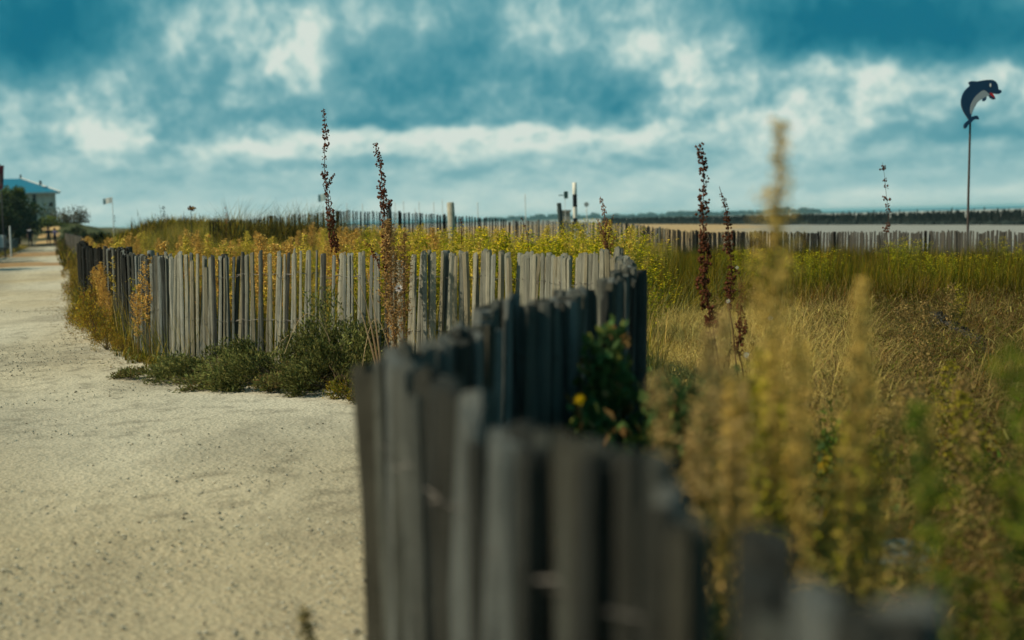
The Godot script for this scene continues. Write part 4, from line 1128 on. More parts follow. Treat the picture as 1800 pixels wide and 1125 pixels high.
func flower(nm: String, label: String, foot: Vector3, at: Vector3, r: float, petals: int, k: Color, eye: Color, group := "") -> void:
	var o := thing(nm, label, "flower", foot, group)
	var top := at - foot
	var s := MB.new()
	s.tube([Vector3.ZERO, top * 0.5 + Vector3(0.015, 0, 0), top], [0.003, 0.0025, 0.002], 4, Color(0.12, 0.12, 0.05), Color(0.16, 0.14, 0.06))
	for i in 7:
		s.leaf(top * R(0.1, 0.8), (way() + Vector3(0, 0.5, 0)).normalized(), Vector3.UP, 0.035, 0.008, Color(0.09, 0.11, 0.04))
	part("stem", s.mesh(), M.leaf, o)
	var f := MB.new()
	for i in petals:
		var a := TAU * i / petals + R(-0.1, 0.1)
		f.leaf(top, Vector3(cos(a), sin(a), 0.25).normalized(), Vector3(0, 0.15, 1), r * R(0.85, 1.1), r * 0.42, tint(k, 0.1))
	part("petals", f.mesh(), M.leaf, o)
	var e := SphereMesh.new()
	e.radius = r * 0.34
	e.height = r * 0.5
	e.radial_segments = 10
	e.rings = 5
	part("flower_centre", e, plain(eye.r, eye.g, eye.b), o, Transform3D(Basis(), top + Vector3(0, 0, r * 0.08)))

# a tree with limbs and a crown of leaf clumps
func tree(nm: String, label: String, at: Vector3, h: float, r: float, tones: Array, n: int, ll: float, group := "", low := 0.15) -> void:
	var o := thing(nm, label, "tree", at, group)
	var t := MB.new()
	t.tube([Vector3.ZERO, Vector3(0.05, h * 0.3, 0), Vector3(-0.05, h * 0.6, 0.05)], [h * 0.035, h * 0.028, h * 0.015], 7, Color(0.06, 0.045, 0.03), Color(0.07, 0.05, 0.035))
	var f := MB.new()
	var clumps := []
	for i in 22:
		var e := Vector3(R(-1, 1) * r, h * R(low + 0.1, 0.92), R(-1, 1) * r)
		var k := 1.0 - 0.35 * absf(e.y / h - 0.5) * 2.0
		e.x *= k
		e.z *= k
		clumps.append([e, r * R(0.25, 0.5), R(0.7, 1.3)])
		t.tube([Vector3(0, h * 0.3, 0), e * 0.6 + Vector3(0, h * 0.1, 0), e], [h * 0.014, h * 0.009, h * 0.004], 4, Color(0.06, 0.045, 0.03), Color(0.07, 0.05, 0.035), false)
	for i in n:
		var c: Array = pick(clumps)
		var p: Vector3 = c[0] + Vector3(R(-1, 1), R(-0.8, 0.8), R(-1, 1)).normalized() * c[1] * pow(rng.randf(), 0.4)
		p.y = maxf(p.y, 0.1)
		f.leaf(p, Vector3(R(-1, 1), R(-0.4, 0.8), R(-1, 1)).normalized(), (Vector3(R(-1, 1), 1, R(-1, 1))).normalized(), ll * R(0.6, 1.3), ll * 0.6, tint(pick(tones), 0.25) * c[2])
	part("trunk", t.mesh(), M.seed, o)
	part("crown", f.mesh(), M.leaf, o)

func make_far_left() -> void:
	rng.seed = 61
	var dk := [Color(0.022, 0.034, 0.016), Color(0.03, 0.045, 0.018), Color(0.04, 0.05, 0.02)]
	var lt := [Color(0.10, 0.13, 0.02), Color(0.06, 0.09, 0.02), Color(0.14, 0.15, 0.03)]
	tree("hedge_tree", "dark evergreen tree at the left edge beside the path", Vector3(-39.4, 0.2, -107.0), 3.7, 1.9, dk, 3200, 0.28)
	tree("hedge_tree", "dark evergreen tree in front of the pale building, behind the left walker", Vector3(-47.5, 0.2, -138.0), 4.0, 2.3, dk, 3200, 0.3)
	tree("hedge_tree", "tree with sunlit yellow green top before the blue roof", Vector3(-49.4, 0.3, -143.0), 5.6, 2.0, lt, 3200, 0.3, "", 0.45)
	tree("hedge_tree", "dark tree filling the gap under the yellow green tree", Vector3(-46.0, 0.2, -131.0), 4.3, 2.0, dk, 2600, 0.3)
	tree("hedge_tree", "dark low evergreen closest along the left path edge", Vector3(-36.5, 0.2, -101.0), 3.0, 1.8, dk, 2600, 0.25)
	tree("hedge_bush", "light green bush under the pale wall at the path bend", Vector3(-58.2, 0.6, -178.0), 2.2, 2.4, lt, 2400, 0.3, "", 0.0)
	tree("hedge_bush", "dull olive bush at the foot of the building corner", Vector3(-58.8, 2.3, -190.0), 1.6, 3.2, [Color(0.06, 0.055, 0.03), Color(0.08, 0.07, 0.03)], 2000, 0.3, "", 0.0)
	tree("dune_bush", "round dark bush below the white flag on the skyline", on_ground(-18.9, -66.0), 1.05, 0.5, dk, 1700, 0.15, "", 0.0)
	tree("dune_bush", "flat dark bush on the skyline left of the white flag", on_ground(-30.3, -100.0), 1.2, 0.8, dk, 1700, 0.16, "", 0.0)
	tree("dune_bush", "small dark bush on the skyline at the far end of the fence", Vector3(-38.3, 0.1, -125.0), 1.5, 0.9, dk, 1700, 0.18, "", 0.0)
	# trees beside the path, outside the view, that shade it
	for q in [[-27.8, -66.0], [-30.2, -72.0], [-23.6, -52.0]]:
		tree("path_tree", "dark evergreen tree left of the path beyond the picture edge", Vector3(q[0], 0.2, q[1]), 4.2, 1.9, dk, 1800, 0.3, "trees left of the path")
	# pale building with a hipped blue roof
	var b := thing("apartment_building", "pale rendered building with blue hipped roof behind the left trees", "building", Vector3(-79.3, 0.5, -250.0))
	b.rotation_degrees.y = 18.5
	var w := MB.new()
	w.box(Vector3(-4.9, 0, -11.0), Vector3(0, 7.7, 0), grey(1))
	w.box(Vector3(-32.0, 0, -11.0), Vector3(-4.9, 7.7, -1.6), grey(1))
	part("wall", w.mesh(), M.render_wall, b)
	var rf := MB.new()
	var e0 := Vector3(-33.0, 7.7, 0.9)
	var e1 := Vector3(0.8, 7.7, 0.9)
	var e2 := Vector3(0.8, 7.7, -11.9)
	var e3 := Vector3(-33.0, 7.7, -11.9)
	var r0 := Vector3(-27.0, 10.3, -5.5)
	var r1 := Vector3(-5.6, 10.3, -5.5)
	rf.quad(e0, e1, r1, r0, grey(1)); rf.tri(e1, e2, r1, grey(1)); rf.quad(e2, e3, r0, r1, grey(1)); rf.tri(e3, e0, r0, grey(1)); rf.quad(e0, e3, e2, e1, grey(1))
	var roof := part("roof", rf.mesh(), M.slate, b)
	var cap := MB.new()
	cap.tube([e1 + Vector3(0, 0.06, 0), r1 + Vector3(0, 0.1, 0)], [0.13, 0.13], 6, grey(1), grey(1))
	cap.tube([e2 + Vector3(0, 0.06, 0), r1 + Vector3(0, 0.1, 0)], [0.13, 0.13], 6, grey(1), grey(1))
	part("ridge_cap", cap.mesh(), M.metal, roof)
	var v1 := MB.new()
	v1.box(Vector3(-2.6, 9.0, -1.4), Vector3(-2.2, 9.75, -1.0), grey(1))
	part("roof_vent", v1.mesh(), M.dark, roof)
	var v2 := MB.new()
	v2.box(Vector3(-5.8, 10.2, -5.7), Vector3(-5.5, 11.0, -5.4), grey(1))
	part("chimney_pipe", v2.mesh(), M.dark, roof)
	var gt := MB.new()
	gt.box(Vector3(-33.0, 7.45, 0.9), Vector3(0.8, 7.66, 1.02), grey(1))
	part("gutter", gt.mesh(), M.metal, roof)
	var dp := MB.new()
	dp.box(Vector3(-3.75, 0, 0.004), Vector3(-3.3, 7.4, 0.16), grey(1))
	part("downpipe", dp.mesh(), M.dark, b)
	for y in [1.7, 4.5]:
		var bl := MB.new()
		bl.box(Vector3(-8.2, y - 0.2, -1.59), Vector3(-4.92, y, 0.0), grey(1))
		bl.box(Vector3(-8.2, y, -0.1), Vector3(-4.92, y + 0.85, 0.0), grey(1))
		part("balcony", bl.mesh(), M.render_wall, b)
		var wn := MB.new()
		wn.box(Vector3(-7.6, y + 0.1, -1.595), Vector3(-5.6, y + 2.0, -1.5), grey(1))
		part("window", wn.mesh(), M.dark, b)
	for y in [2.6, 5.2]:
		var wn := MB.new()
		wn.box(Vector3(-1.15, y, 0.003), Vector3(-0.5, y + 0.7, 0.05), grey(1))
		part("window", wn.mesh(), M.dark, b)
	var ledge := MB.new()
	ledge.box(Vector3(-3.2, 2.0, 0.002), Vector3(0.06, 2.12, 0.07), grey(1))
	part("wall_band", ledge.mesh(), M.render_wall, b)
	# banner at the left edge
	var bn := thing("hanging_banner", "dark red banner hanging from a pole at the far left edge", "banner", Vector3(-31.95, 0.1, -90.0))
	var bp := MB.new()
	bp.tube([Vector3.ZERO, Vector3(0, 5.6, 0)], [0.04, 0.03], 8, grey(1), grey(1))
	part("pole", bp.smooth(), M.dark, bn)
	var bc := MB.new()
	for i in 6:
		var y0 := 5.5 - i * 0.25
		var y1 := y0 - 0.25
		var w0 := 0.26 - i * 0.025
		var s0 := 0.03 * sin(i * 1.3)
		var s1 := 0.03 * sin(i * 1.3 + 1.3)
		for z in [0.0, 0.02]:
			bc.quad(Vector3(-0.3, y0, s0 + z), Vector3(w0, y0, s0 + z), Vector3(w0 - 0.025, y1, s1 + z), Vector3(-0.3, y1, s1 + z), Color(0.07, 0.02, 0.03))
		bc.quad(Vector3(w0, y0, s0), Vector3(w0, y0, s0 + 0.02), Vector3(w0 - 0.025, y1, s1 + 0.02), Vector3(w0 - 0.025, y1, s1), Color(0.07, 0.02, 0.03))
	part("cloth", bc.mesh(), M.dry, bn)
	# post and rail along the left edge of the path
	var rail := thing("post_and_rail", "low dark wooden post and rail fence along the left path edge", "fence")
	for i in 13:
		var d := 70.0 + i * 3.6
		var p := Vector3(path_left(d) - 0.35, -0.05, -d)
		var q := Vector3(path_left(d + 3.6) - 0.35, -0.05, -d - 3.6)
		part("post", posts[i % 3], M.old_shaded_wood[i % 5], rail, xf(p, R(0, 6), Vector3(0.26, 0.95, 0.26)))
		if i < 12:
			for y in [0.45, 0.78]:
				var m := MB.new()
				m.tube([p + Vector3(0.05, y, 0.0), q + Vector3(0.05, y + R(-0.04, 0.04), 0.0)], [0.06, 0.055], 6, grey(0.8), grey(0.8))
				part("rail", m.mesh(), M.old_shaded_wood[(i + 2) % 5], rail)
	var bd := thing("notice_board", "pale grey board on two posts beside the left path edge", "sign", Vector3(-28.7, 0.0, -80.0))
	var bb := MB.new()
	bb.box(Vector3(-0.05, 0.55, 0), Vector3(0.42, 1.25, 0.05), grey(0.8))
	part("panel", bb.mesh(), plain(0.36, 0.42, 0.45), bd)
	for x in [-0.02, 0.34]:
		var lg := MB.new()
		lg.box(Vector3(x, -0.05, 0.052), Vector3(x + 0.06, 1.3, 0.11), grey(1))
		part("leg", lg.mesh(), M.dark, bd)
	var wp := thing("white_post", "thin white marker post behind the pale board", "post", Vector3(-28.2, 0.0, -80.5))
	var wm := MB.new()
	wm.tube([Vector3.ZERO, Vector3(0, 1.6, 0), Vector3(0, 1.75, 0)], [0.045, 0.045, 0.02], 8, grey(1), grey(1))
	part("shaft", wm.smooth(), plain(0.55, 0.58, 0.58), wp)

func pole_thing(nm: String, label: String, category: String, foot: Vector3, h: float, r: float, mat: Material, group := "", lean := 0.0) -> Node3D:
	var o := thing(nm, label, category, foot, group)
	var m := MB.new()
	m.tube([Vector3.ZERO, Vector3(lean * h * 0.5, h * 0.5, 0), Vector3(lean * h, h * 0.985, 0), Vector3(lean * h, h, 0)], [r, r * 0.94, r * 0.88, r * 0.7], 10, grey(0.85), grey(1.1))
	part("shaft", m.smooth(), mat, o)
	return o

func make_far_things() -> void:
	rng.seed = 71
	# dark breakwater of stakes and rubble across the beach
	var bw := thing("breakwater", "long dark breakwater of stakes and stones along the beach", "breakwater")
	var where := []
	var cols := []
	var stones := []
	var scol := []
	for i in 5200:
		var u := pow(rng.randf(), 1.5)
		var x := lerpf(78.0, 33.0, u) + R(-1.1, 1.1)
		var d := lerpf(120.0, 500.0, u)
		var h := R(1.5, 1.8) * (1.15 if rng.randf() < 0.1 else 1.0)
		where.append(xf(Vector3(x, -1.25, -d), R(0, 6), Vector3(0.13, h, 0.13) * R(0.9, 1.3), R(-0.06, 0.06), R(-0.06, 0.06)))
		var f := R(0.5, 1.6)
		cols.append(Color(0.013 * f, 0.018 * f, 0.017 * f))
		if i % 2 == 0:
			var s := R(0.25, 0.55)
			stones.append(xf(Vector3(x - R(0.3, 1.6), -1.15 + s * 0.3, -d), R(0, 6), Vector3(s, s * 0.8, s), R(-0.5, 0.5), R(-0.5, 0.5)))
			scol.append(Color(0.016 * f, 0.022 * f, 0.021 * f))
	scatter("stakes", posts[0], M.seed, where, cols, bw)
	var sm := SphereMesh.new()
	sm.radius = 1.0
	sm.height = 2.0
	sm.radial_segments = 7
	sm.rings = 4
	scatter("stones", sm, M.seed, stones, scol, bw)
	var core := MB.new()
	for i in 40:
		var u0 := i / 40.0
		var u1 := (i + 1) / 40.0
		var a := Vector3(lerpf(78.0, 33.0, u0), -1.3, -lerpf(120.0, 500.0, u0))
		var b := Vector3(lerpf(78.0, 33.0, u1), -1.3, -lerpf(120.0, 500.0, u1))
		var w := Vector3(0.9, 0, 0)
		var up := Vector3(0, 1.2, 0)
		core.quad(a - w, b - w, b - w * 0.6 + up, a - w * 0.6 + up, grey(1))
		core.quad(a + w, b + w, b + w * 0.6 + up, a + w * 0.6 + up, grey(1))
		core.quad(a - w * 0.6 + up, b - w * 0.6 + up, b + w * 0.6 + up, a + w * 0.6 + up, grey(1))
	part("bank", core.mesh(), plain(0.013, 0.018, 0.017, 0.9), bw)
	# striped beach post
	var sp := thing("striped_post", "tall black and white striped post on the beach rim", "post", Vector3(2.22, 0.05, -48.0))
	var bands := [[0.0, 1.35, 1], [1.35, 1.88, 0], [1.88, 2.23, 1], [2.23, 2.62, 0]]
	bands = [[0.0, 1.0, 0], [1.0, 1.33, 1], [1.33, 1.70, 0], [1.70, 2.12, 1], [2.12, 2.52, 0]]
	for b in bands:
		var m := MB.new()
		m.tube([Vector3(0, b[0], 0), Vector3(0, b[1], 0)], [0.075, 0.075], 12, grey(1), grey(1), b[1] > 2.4)
		part("band", m.smooth(), plain(0.62, 0.62, 0.56, 0.55) if b[2] == 0 else plain(0.012, 0.014, 0.018, 0.5), sp)
	pole_thing("leaning_post", "dark leaning wooden post left of the grey hut", "post", Vector3(1.72, 0.1, -46.0), 1.78, 0.085, plain(0.03, 0.045, 0.045), "", -0.06)
	var pl := pole_thing("wooden_piling", "thick pale grey wooden piling standing behind the dune fence", "post", Vector3(-1.73, 0.2, -43.5), 1.76, 0.13, M.wood[2])
	pl.rotation.z = 0.03
	pole_thing("dark_post", "dark round post behind the brown dock stalk on the dune fence", "post", Vector3(-3.82, 0.4, -45.5), 1.72, 0.07, plain(0.03, 0.04, 0.04))
	var hut := thing("beach_hut", "small grey hut between the leaning and striped posts", "hut", Vector3(2.35, -0.6, -62.0))
	var hm := MB.new()
	hm.box(Vector3(-0.22, 0, -0.6), Vector3(0.30, 2.25, 0.0), grey(1))
	part("wall", hm.mesh(), plain(0.22, 0.23, 0.21, 0.85), hut)
	var hr := MB.new()
	hr.box(Vector3(-0.26, 2.25, -0.64), Vector3(0.34, 2.33, 0.05), grey(1))
	part("roof", hr.mesh(), plain(0.16, 0.17, 0.16, 0.8), hut)
	var ws := pole_thing("wind_vane", "small dark wind vane on a thin pole above the hut", "wind vane", Vector3(2.36, -1.0, -60.0), 3.35, 0.012, M.metal)
	var wv := MB.new()
	wv.box(Vector3(-0.04, 3.2, -0.02), Vector3(0.13, 3.5, 0.03), grey(1))
	wv.box(Vector3(-0.26, 3.32, -0.015), Vector3(-0.06, 3.36, 0.015), grey(1))
	part("vane", wv.mesh(), plain(0.02, 0.06, 0.06), ws)
	for q in [[0.69, -60.0, 2.46, "thin mast left of the leaning post, tallest of the beach masts"], [-1.32, -60.0, 2.15, "faint short mast between the piling and the tall mast"]]:
		pole_thing("thin_mast", q[3], "mast", Vector3(q[0], -1.1, q[1]), q[2] + 1.1, 0.02, M.metal)
	var masts := [[-7.05, 1.98], [-6.15, 2.05], [-5.65, 2.0], [-4.85, 2.05], [-4.42, 2.06], [-4.08, 2.08], [-3.55, 2.03], [-3.05, 2.02], [-2.7, 2.1], [-3.72, 1.75]]
	for q in masts:
		pole_thing("thin_mast", "thin grey mast rising behind the dune fence", "mast", Vector3(q[0] * 1.17 + 0.35, -1.0, -61.0), q[1] + 1.22, 0.016, M.metal, "masts behind the dune fence", R(-0.03, 0.0))
	var lp := pole_thing("round_sign", "small round sign on a pole right of the striped post", "sign", Vector3(3.26, -1.0, -60.0), 2.85, 0.018, M.metal)
	var disc := CylinderMesh.new()
	disc.top_radius = 0.10
	disc.bottom_radius = 0.10
	disc.height = 0.03
	disc.radial_segments = 20
	part("disc", disc, plain(0.25, 0.3, 0.32), lp, Transform3D(Basis(Vector3(1, 0, 0), PI / 2), Vector3(0, 2.93, 0)))
	flag("flag", "white flag flying from a pole above the left dune", Vector3(-16.66, 0.5, -60.0), 2.27, 0.37, 0.24, Color(0.72, 0.74, 0.72))
	flag("flag", "pale flag on a short pole beside the curved dock stalk", Vector3(-7.65, -0.6, -60.0), 3.3, 0.34, 0.30, Color(0.50, 0.62, 0.62))
	# a dead sunflower-like head on the dune
	var sf := pole_thing("dead_flower_head", "drooping brown flower head on a thin stem above the dune", "dried plant", Vector3(-6.69, 0.75, -30.0), 1.02, 0.007, M.dark)
	var hd := MB.new()
	for i in 70:
		var d := Vector3(R(-1, 1), R(-0.7, 0.8), R(-1, 1)).normalized()
		var f := R(0.012, 0.022)
		hd.blob(Vector3(0.02, 1.05, 0) + d * Vector3(0.085, 0.055, 0.07) * R(0.4, 1.0), Vector3(f, f, f), tint(Color(0.07, 0.03, 0.018) if i % 3 else Color(0.40, 0.22, 0.04), 0.3))
	part("head", hd.mesh(), M.dry, sf)
	# flat pale stone and litter in the grass
	var stn := thing("flat_stone", "flat pale grey stone lying in the grass at lower right", "stone", on_ground(1.22, -4.5, -0.13))
	var fm := MB.new()
	var ring := []
	for i in 9:
		var a := TAU * i / 9
		ring.append(Vector3(cos(a) * 0.17 * R(0.8, 1.15), 0, sin(a) * 0.13 * R(0.8, 1.15)))
	for i in 9:
		var a: Vector3 = ring[i]
		var b: Vector3 = ring[(i + 1) % 9]
		fm.quad(a, b, b * 0.92 + Vector3(0, 0.05, 0), a * 0.92 + Vector3(0, 0.05, 0), grey(1))
		fm.tri(a * 0.92 + Vector3(0, 0.05, 0), b * 0.92 + Vector3(0, 0.05, 0), Vector3(0, 0.058, 0), grey(1))
	part("block", fm.mesh(), plain(0.14, 0.175, 0.165, 0.85), stn)
	stn.rotation = Vector3(0.25, 0.3, 0.05)
	dolphin()

func flag(nm: String, label: String, foot: Vector3, h: float, l: float, w: float, k: Color) -> void:
	var o := pole_thing(nm, label, "flag", foot, h, 0.016, M.metal)
	var m := MB.new()
	var n := 8
	var p := func(i: int, t: float) -> Vector3:
		var u := float(i) / n
		return Vector3(-0.018 - l * u, h - 0.03 - w * t - 0.05 * u * u + 0.008 * sin(u * 7.0), 0.02 * sin(u * 7.0) * u)
	for i in n:
		for z in [0.0, 0.006]:
			var s := Vector3(0, 0, z)
			m.quad(p.call(i, 0.0) + s, p.call(i + 1, 0.0) + s, p.call(i + 1, 1.0) + s, p.call(i, 1.0) + s, k)
	part("cloth", m.mesh(), M.dry, o)

func extrude(poly: PackedVector2Array, z0: float, z1: float, k: Color, bevel := 0.0) -> ArrayMesh:
	var m := MB.new()
	var idx := Geometry2D.triangulate_polygon(poly)
	var inner := poly
	for z in [z0, z1]:
		for i in range(0, idx.size(), 3):
			m.tri(Vector3(inner[idx[i]].x, inner[idx[i]].y, z), Vector3(inner[idx[i + 1]].x, inner[idx[i + 1]].y, z), Vector3(inner[idx[i + 2]].x, inner[idx[i + 2]].y, z), k)
	for i in poly.size():
		var a := poly[i]
		var b := poly[(i + 1) % poly.size()]
		m.quad(Vector3(a.x, a.y, z0), Vector3(b.x, b.y, z0), Vector3(b.x, b.y, z1), Vector3(a.x, a.y, z1), k)
	return m.mesh()

func curve_poly(pts: Array, s: float) -> PackedVector2Array:
	var out := PackedVector2Array()
	var n := pts.size()
	for i in n:
		var p: Array = []
		for j in [-1, 0, 1, 2]:
			var q: Array = pts[(i + j + n) % n]
			p.append(Vector2(q[0], -q[1]) * s)
		for t in [0.0, 0.5]:
			out.append((p[1] as Vector2).cubic_interpolate(p[2], p[0], p[3], t) if t > 0.0 else p[1])
	return out

func dolphin() -> void:
	# leaping dolphin cut-out on a pole; outline in hundredths of its height, from the tail joint
	var o := thing("dolphin_sign", "dark blue leaping dolphin figure on a tall thin pole above the beach fence", "sign", Vector3(9.32, 0.0, -29.0))
	var pole := MB.new()
	pole.tube([Vector3(0, -0.1, -0.03), Vector3(0.03, 1.6, -0.03), Vector3(0.075, 3.2, -0.03), Vector3(0.085, 3.45, -0.03)], [0.026, 0.024, 0.02, 0.018], 8, grey(1), grey(1))
	part("pole", pole.smooth(), plain(0.07, 0.055, 0.05, 0.6), o)
	var body := [[-47, 72], [-48, 42], [-25, 18], [-12, 6], [-33, -28], [-55, -68], [-68, -113], [-67, -158], [-52, -203], [-30, -233], [-2, -258], [-9, -274], [-10, -286], [15, -293], [48, -289], [80, -293], [128, -298], [168, -296], [194, -282], [210, -254], [215, -222], [234, -214], [237, -198], [220, -186], [190, -188], [160, -199], [148, -190], [120, -170], [70, -140], [45, -110], [25, -73], [12, -38], [8, -16], [30, -22], [55, -21], [67, 6], [45, 4], [25, 11], [5, 31], [-15, 46], [-30, 71]]
	var s := 0.00258
	var at := Transform3D(Basis(Vector3(0, 1, 0), -0.12), Vector3(0.06, 3.18, 0.0))
	part("body", extrude(curve_poly(body, s), -0.035, 0.035, grey(1)), plain(0.008, 0.035, 0.085, 0.4), o, at)
	var belly := [[105, -218], [130, -198], [145, -181], [120, -166], [86, -147], [65, -135], [40, -107], [20, -72], [8, -34], [-2, -48], [-2, -83], [5, -113], [25, -153], [50, -183], [80, -208]]
	part("belly", extrude(curve_poly(belly, s), 0.036, 0.05, grey(1)), plain(0.22, 0.27, 0.31, 0.5), o, at)
	part("jaw", extrude(curve_poly([[158, -196], [172, -186], [186, -160], [190, -148], [175, -144], [150, -160], [142, -182]], s), -0.03, 0.054, grey(1)), plain(0.012, 0.04, 0.09, 0.4), o, at)
	part("mouth", extrude(curve_poly([[150, -197], [172, -184], [182, -158], [164, -168], [148, -184]], s), 0.055, 0.062, grey(1)), plain(0.42, 0.02, 0.02, 0.5), o, at)
	part("flipper", extrude(curve_poly([[122, -166], [116, -142], [98, -130], [86, -142], [100, -158]], s), 0.051, 0.066, grey(1)), plain(0.012, 0.045, 0.10, 0.4), o, at)
	part("eye", extrude(curve_poly([[150, -270], [158, -262], [158, -248], [152, -240], [146, -254]], s), 0.036, 0.042, grey(1)), plain(0.6, 0.62, 0.62, 0.4), o, at)

# ---------------------------------------------------------------- people
# bones: [from, to, radius, radius, colour]; one continuous skin by surface nets over a smooth union of capsules
func figure(bones: Array, cell: float) -> ArrayMesh:
	var lo := Vector3(9, 9, 9)
	var hi := -lo
	for b in bones:
		for e in 2:
			var r: Vector3 = Vector3.ONE * (b[2 + e] + cell * 2.0)
			lo = lo.min(b[e] - r)
			hi = hi.max(b[e] + r)
	var n := Vector3i((hi - lo) / cell) + Vector3i(2, 2, 2)
	var f := PackedFloat32Array()
	f.resize(n.x * n.y * n.z)
	var who := PackedInt32Array()
	who.resize(f.size())
	var i := 0
	for z in n.z:
		for y in n.y:
			for x in n.x:
				var p := lo + Vector3(x, y, z) * cell
				var acc := 0.0
				var best := 9.0
				for q in bones.size():
					var b: Array = bones[q]
					var ab: Vector3 = b[1] - b[0]
					var t := clampf((p - b[0]).dot(ab) / maxf(ab.length_squared(), 1e-6), 0.0, 1.0)
					var d: float = (p - (b[0] + ab * t)).length() - lerpf(b[2], b[3], t)
					if d < best:
						best = d
						who[i] = q
					if d < 0.3:
						acc += exp(-d * 60.0)
				f[i] = -log(maxf(acc, 1e-12)) / 60.0
				i += 1
	var at := {}
	var v := PackedVector3Array()
	var c := PackedColorArray()
	var sx := 1
	var sy := n.x
	var sz := n.x * n.y
	for z in n.z - 1:
		for y in n.y - 1:
			for x in n.x - 1:
				var o := x + y * sy + z * sz
				var sum := Vector3.ZERO
				var cnt := 0
				for e in [[0, 0, 0, 0], [0, 1, 0, 0], [0, 0, 1, 0], [0, 1, 1, 0], [1, 0, 0, 0], [1, 1, 0, 0], [1, 0, 0, 1], [1, 1, 0, 1], [2, 0, 0, 0], [2, 1, 0, 0], [2, 0, 1, 0], [2, 1, 1, 0]]:
					var base := Vector3.ZERO
					var ax := Vector3.ZERO
					if e[0] == 0:
						base = Vector3(0, e[1], e[2]); ax = Vector3(1, 0, 0)
					elif e[0] == 1:
						base = Vector3(e[1], 0, e[3]); ax = Vector3(0, 1, 0)
					else:
						base = Vector3(e[1], e[2], 0); ax = Vector3(0, 0, 1)
					var fa := f[o + int(base.x) * sx + int(base.y) * sy + int(base.z) * sz]
					var bb := base + ax
					var fb := f[o + int(bb.x) * sx + int(bb.y) * sy + int(bb.z) * sz]
					if (fa < 0.0) != (fb < 0.0):
						sum += base + ax * (fa / (fa - fb))
						cnt += 1
				if cnt:
					at[o] = v.size()
					v.append(lo + (Vector3(x, y, z) + sum / cnt) * cell)
					c.append(bones[who[o]][4])
	var ix := PackedInt32Array()
	for o in at:
		for ax in 3:
			var st: int = [sx, sy, sz][ax]
			var a: int = [sy, sz, sx][ax]
			var b: int = [sz, sx, sy][ax]
			if o + st >= f.size() or (f[o] < 0.0) == (f[o + st] < 0.0):
				continue
			if at.has(o - a) and at.has(o - b) and at.has(o - a - b):
				var q := [at[o], at[o - a], at[o - a - b], at[o - b]]
				if f[o] < 0.0:
					q = [q[0], q[3], q[2], q[1]]
				ix.append_array(PackedInt32Array([q[0], q[1], q[2], q[0], q[2], q[3]]))
	var arr := []
	arr.resize(Mesh.ARRAY_MAX)
	arr[Mesh.ARRAY_VERTEX] = v
	arr[Mesh.ARRAY_COLOR] = c
	arr[Mesh.ARRAY_INDEX] = ix
	var m := ArrayMesh.new()
	m.add_surface_from_arrays(Mesh.PRIMITIVE_TRIANGLES, arr)
	var st2 := SurfaceTool.new()
	st2.create_from(m, 0)
	st2.generate_normals()
	return st2.commit()

func walker(label: String, at: Vector3, tall: float, top: Color, low: Color, legs: Color, hair: Color, stride: float, arm: float, yaw := 0.0) -> Node3D:
	var o := thing("person", label, "person", at)
	o.rotation.y = yaw
	o.scale = Vector3.ONE * tall / 1.72
	var skin := Color(0.30, 0.17, 0.11)
	var b := []
	for s in [-1.0, 1.0]:
		var w: float = stride * s
		var hip := Vector3(0.09 * s, 0.90, 0)
		var knee := Vector3(0.10 * s, 0.48, -0.16 * w)
		var foot := Vector3(0.10 * s, 0.07 + maxf(0.0, -w) * 0.12, -0.16 * w + maxf(0.0, -w) * 0.22)
		b.append([hip, hip.lerp(knee, 0.75), 0.088, 0.07, low])
		b.append([hip.lerp(knee, 0.8), knee, 0.062, 0.052, legs])
		b.append([knee, foot, 0.052, 0.036, legs])
		b.append([foot - Vector3(0, 0.03, -0.04), foot - Vector3(0, 0.035, 0.13), 0.04, 0.032, Color(0.06, 0.05, 0.05)])
		var sh := Vector3(0.175 * s, 1.40, 0)
		var el := Vector3((0.225 + arm) * s, 1.13, 0.10 * w)
		var ha := Vector3((0.215 + arm * 0.9) * s, 0.88, 0.04 * w - 0.06)
		b.append([sh, el, 0.055, 0.042, top])
		b.append([el, ha, 0.04, 0.03, skin])
		b.append([ha, ha - Vector3(0, 0.09, 0.01), 0.036, 0.026, skin])
	b.append([Vector3(0, 0.92, 0), Vector3(0, 1.02, 0), 0.135, 0.13, low])
	b.append([Vector3(0, 1.06, 0), Vector3(0, 1.30, 0.01), 0.13, 0.155, top])
	b.append([Vector3(-0.10, 1.36, 0), Vector3(0.10, 1.36, 0), 0.085, 0.085, top])
	b.append([Vector3(0, 1.42, 0), Vector3(0, 1.52, -0.01), 0.055, 0.05, skin])
	b.append([Vector3(0, 1.57, -0.025), Vector3(0, 1.63, -0.02), 0.082, 0.085, skin])
	b.append([Vector3(0, 1.60, 0.015), Vector3(0, 1.655, 0.005), 0.088, 0.088, hair])
	part("body", figure(b, 0.024), M.seed, o)
	return o

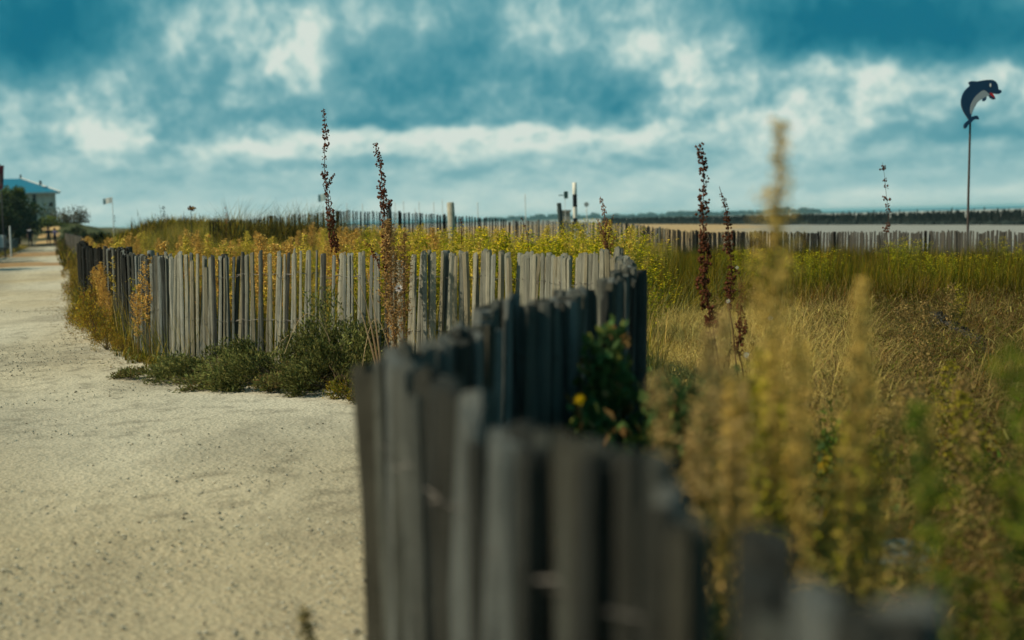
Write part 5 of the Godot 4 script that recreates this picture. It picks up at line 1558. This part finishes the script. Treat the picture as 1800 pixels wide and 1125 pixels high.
func make_people() -> void:
	rng.seed = 81
	var black := Color(0.014, 0.014, 0.02)
	walker("person in dark shirt and shorts walking away on the path, left of the couple", Vector3(-42.05, 0.02, -130.0), 1.74, black, Color(0.03, 0.028, 0.03), Color(0.20, 0.12, 0.09), black, 0.5, 0.06)
	walker("person with lilac top walking away, right of the couple on the path", Vector3(-41.55, 0.02, -130.2), 1.66, Color(0.16, 0.13, 0.28), Color(0.05, 0.03, 0.03), Color(0.20, 0.11, 0.07), Color(0.03, 0.02, 0.02), -0.4, 0.10)
	var p := walker("person in dark long clothes with white collar, walking by the left trees", Vector3(-42.9, 0.02, -127.5), 1.82, black, black, Color(0.012, 0.012, 0.016), black, 0.25, 0.03)
	var cl := MB.new()
	cl.tube([Vector3(-0.15, 1.45, 0.10), Vector3(-0.07, 1.41, 0.13), Vector3(0, 1.39, 0.14), Vector3(0.07, 1.41, 0.13), Vector3(0.15, 1.45, 0.10)], [0.03, 0.04, 0.045, 0.04, 0.03], 8, Color(0.5, 0.5, 0.58), Color(0.5, 0.5, 0.58))
	part("collar", cl.mesh(), M.seed, p)

# ---------------------------------------------------------------- everything
func _ready() -> void:
	var cam := Camera3D.new()
	cam.name = "camera"
	add_child(cam)
	cam.position = Vector3(0, 1.4, 0)
	cam.rotation_degrees = Vector3(-4.06, 0, -1.5)
	var lens := CameraAttributesPhysical.new()
	lens.frustum_focal_length = 53.33
	lens.frustum_focus_distance = 12.5
	lens.frustum_near = 0.05
	lens.frustum_far = 60000.0
	lens.exposure_aperture = 2.0
	cam.attributes = lens
	cam.current = true

	nz.seed = 7
	nz.noise_type = FastNoiseLite.TYPE_SIMPLEX_SMOOTH
	nz.frequency = 0.05
	nz.fractal_octaves = 3
	nz2.seed = 19
	nz2.noise_type = FastNoiseLite.TYPE_SIMPLEX
	nz2.frequency = 0.05
	nz2.fractal_octaves = 5
	nz2.fractal_gain = 0.55

	var env := Environment.new()
	env.background_mode = Environment.BG_SKY
	env.sky = Sky.new()
	var pano := PanoramaSkyMaterial.new()
	pano.panorama = make_sky()
	env.sky.sky_material = pano
	env.tonemap_mode = Environment.TONE_MAPPER_LINEAR
	env.tonemap_exposure = 1.1
	env.fog_enabled = true
	env.fog_light_color = Color(0.62, 0.84, 0.90)
	env.fog_density = 0.00014
	env.sdfgi_enabled = true
	env.ssao_enabled = true
	env.ssil_enabled = true
	var we := WorldEnvironment.new()
	we.name = "world_environment"
	we.environment = env
	add_child(we)

	var sun := DirectionalLight3D.new()
	sun.name = "sun"
	sun.light_energy = 1.5
	sun.light_color = Color(1.0, 0.935, 0.80)
	sun.light_angular_distance = 0.5
	sun.shadow_enabled = true
	sun.rotation_degrees = Vector3(-43.0, -76.0, 0.0)
	add_child(sun)

	rng.seed = 11
	make_materials()
	make_setting()
	make_path()
	make_fences()
	make_ground_cover()
	make_litter()
	make_plants()
	make_far_left()
	make_far_things()
	make_people()
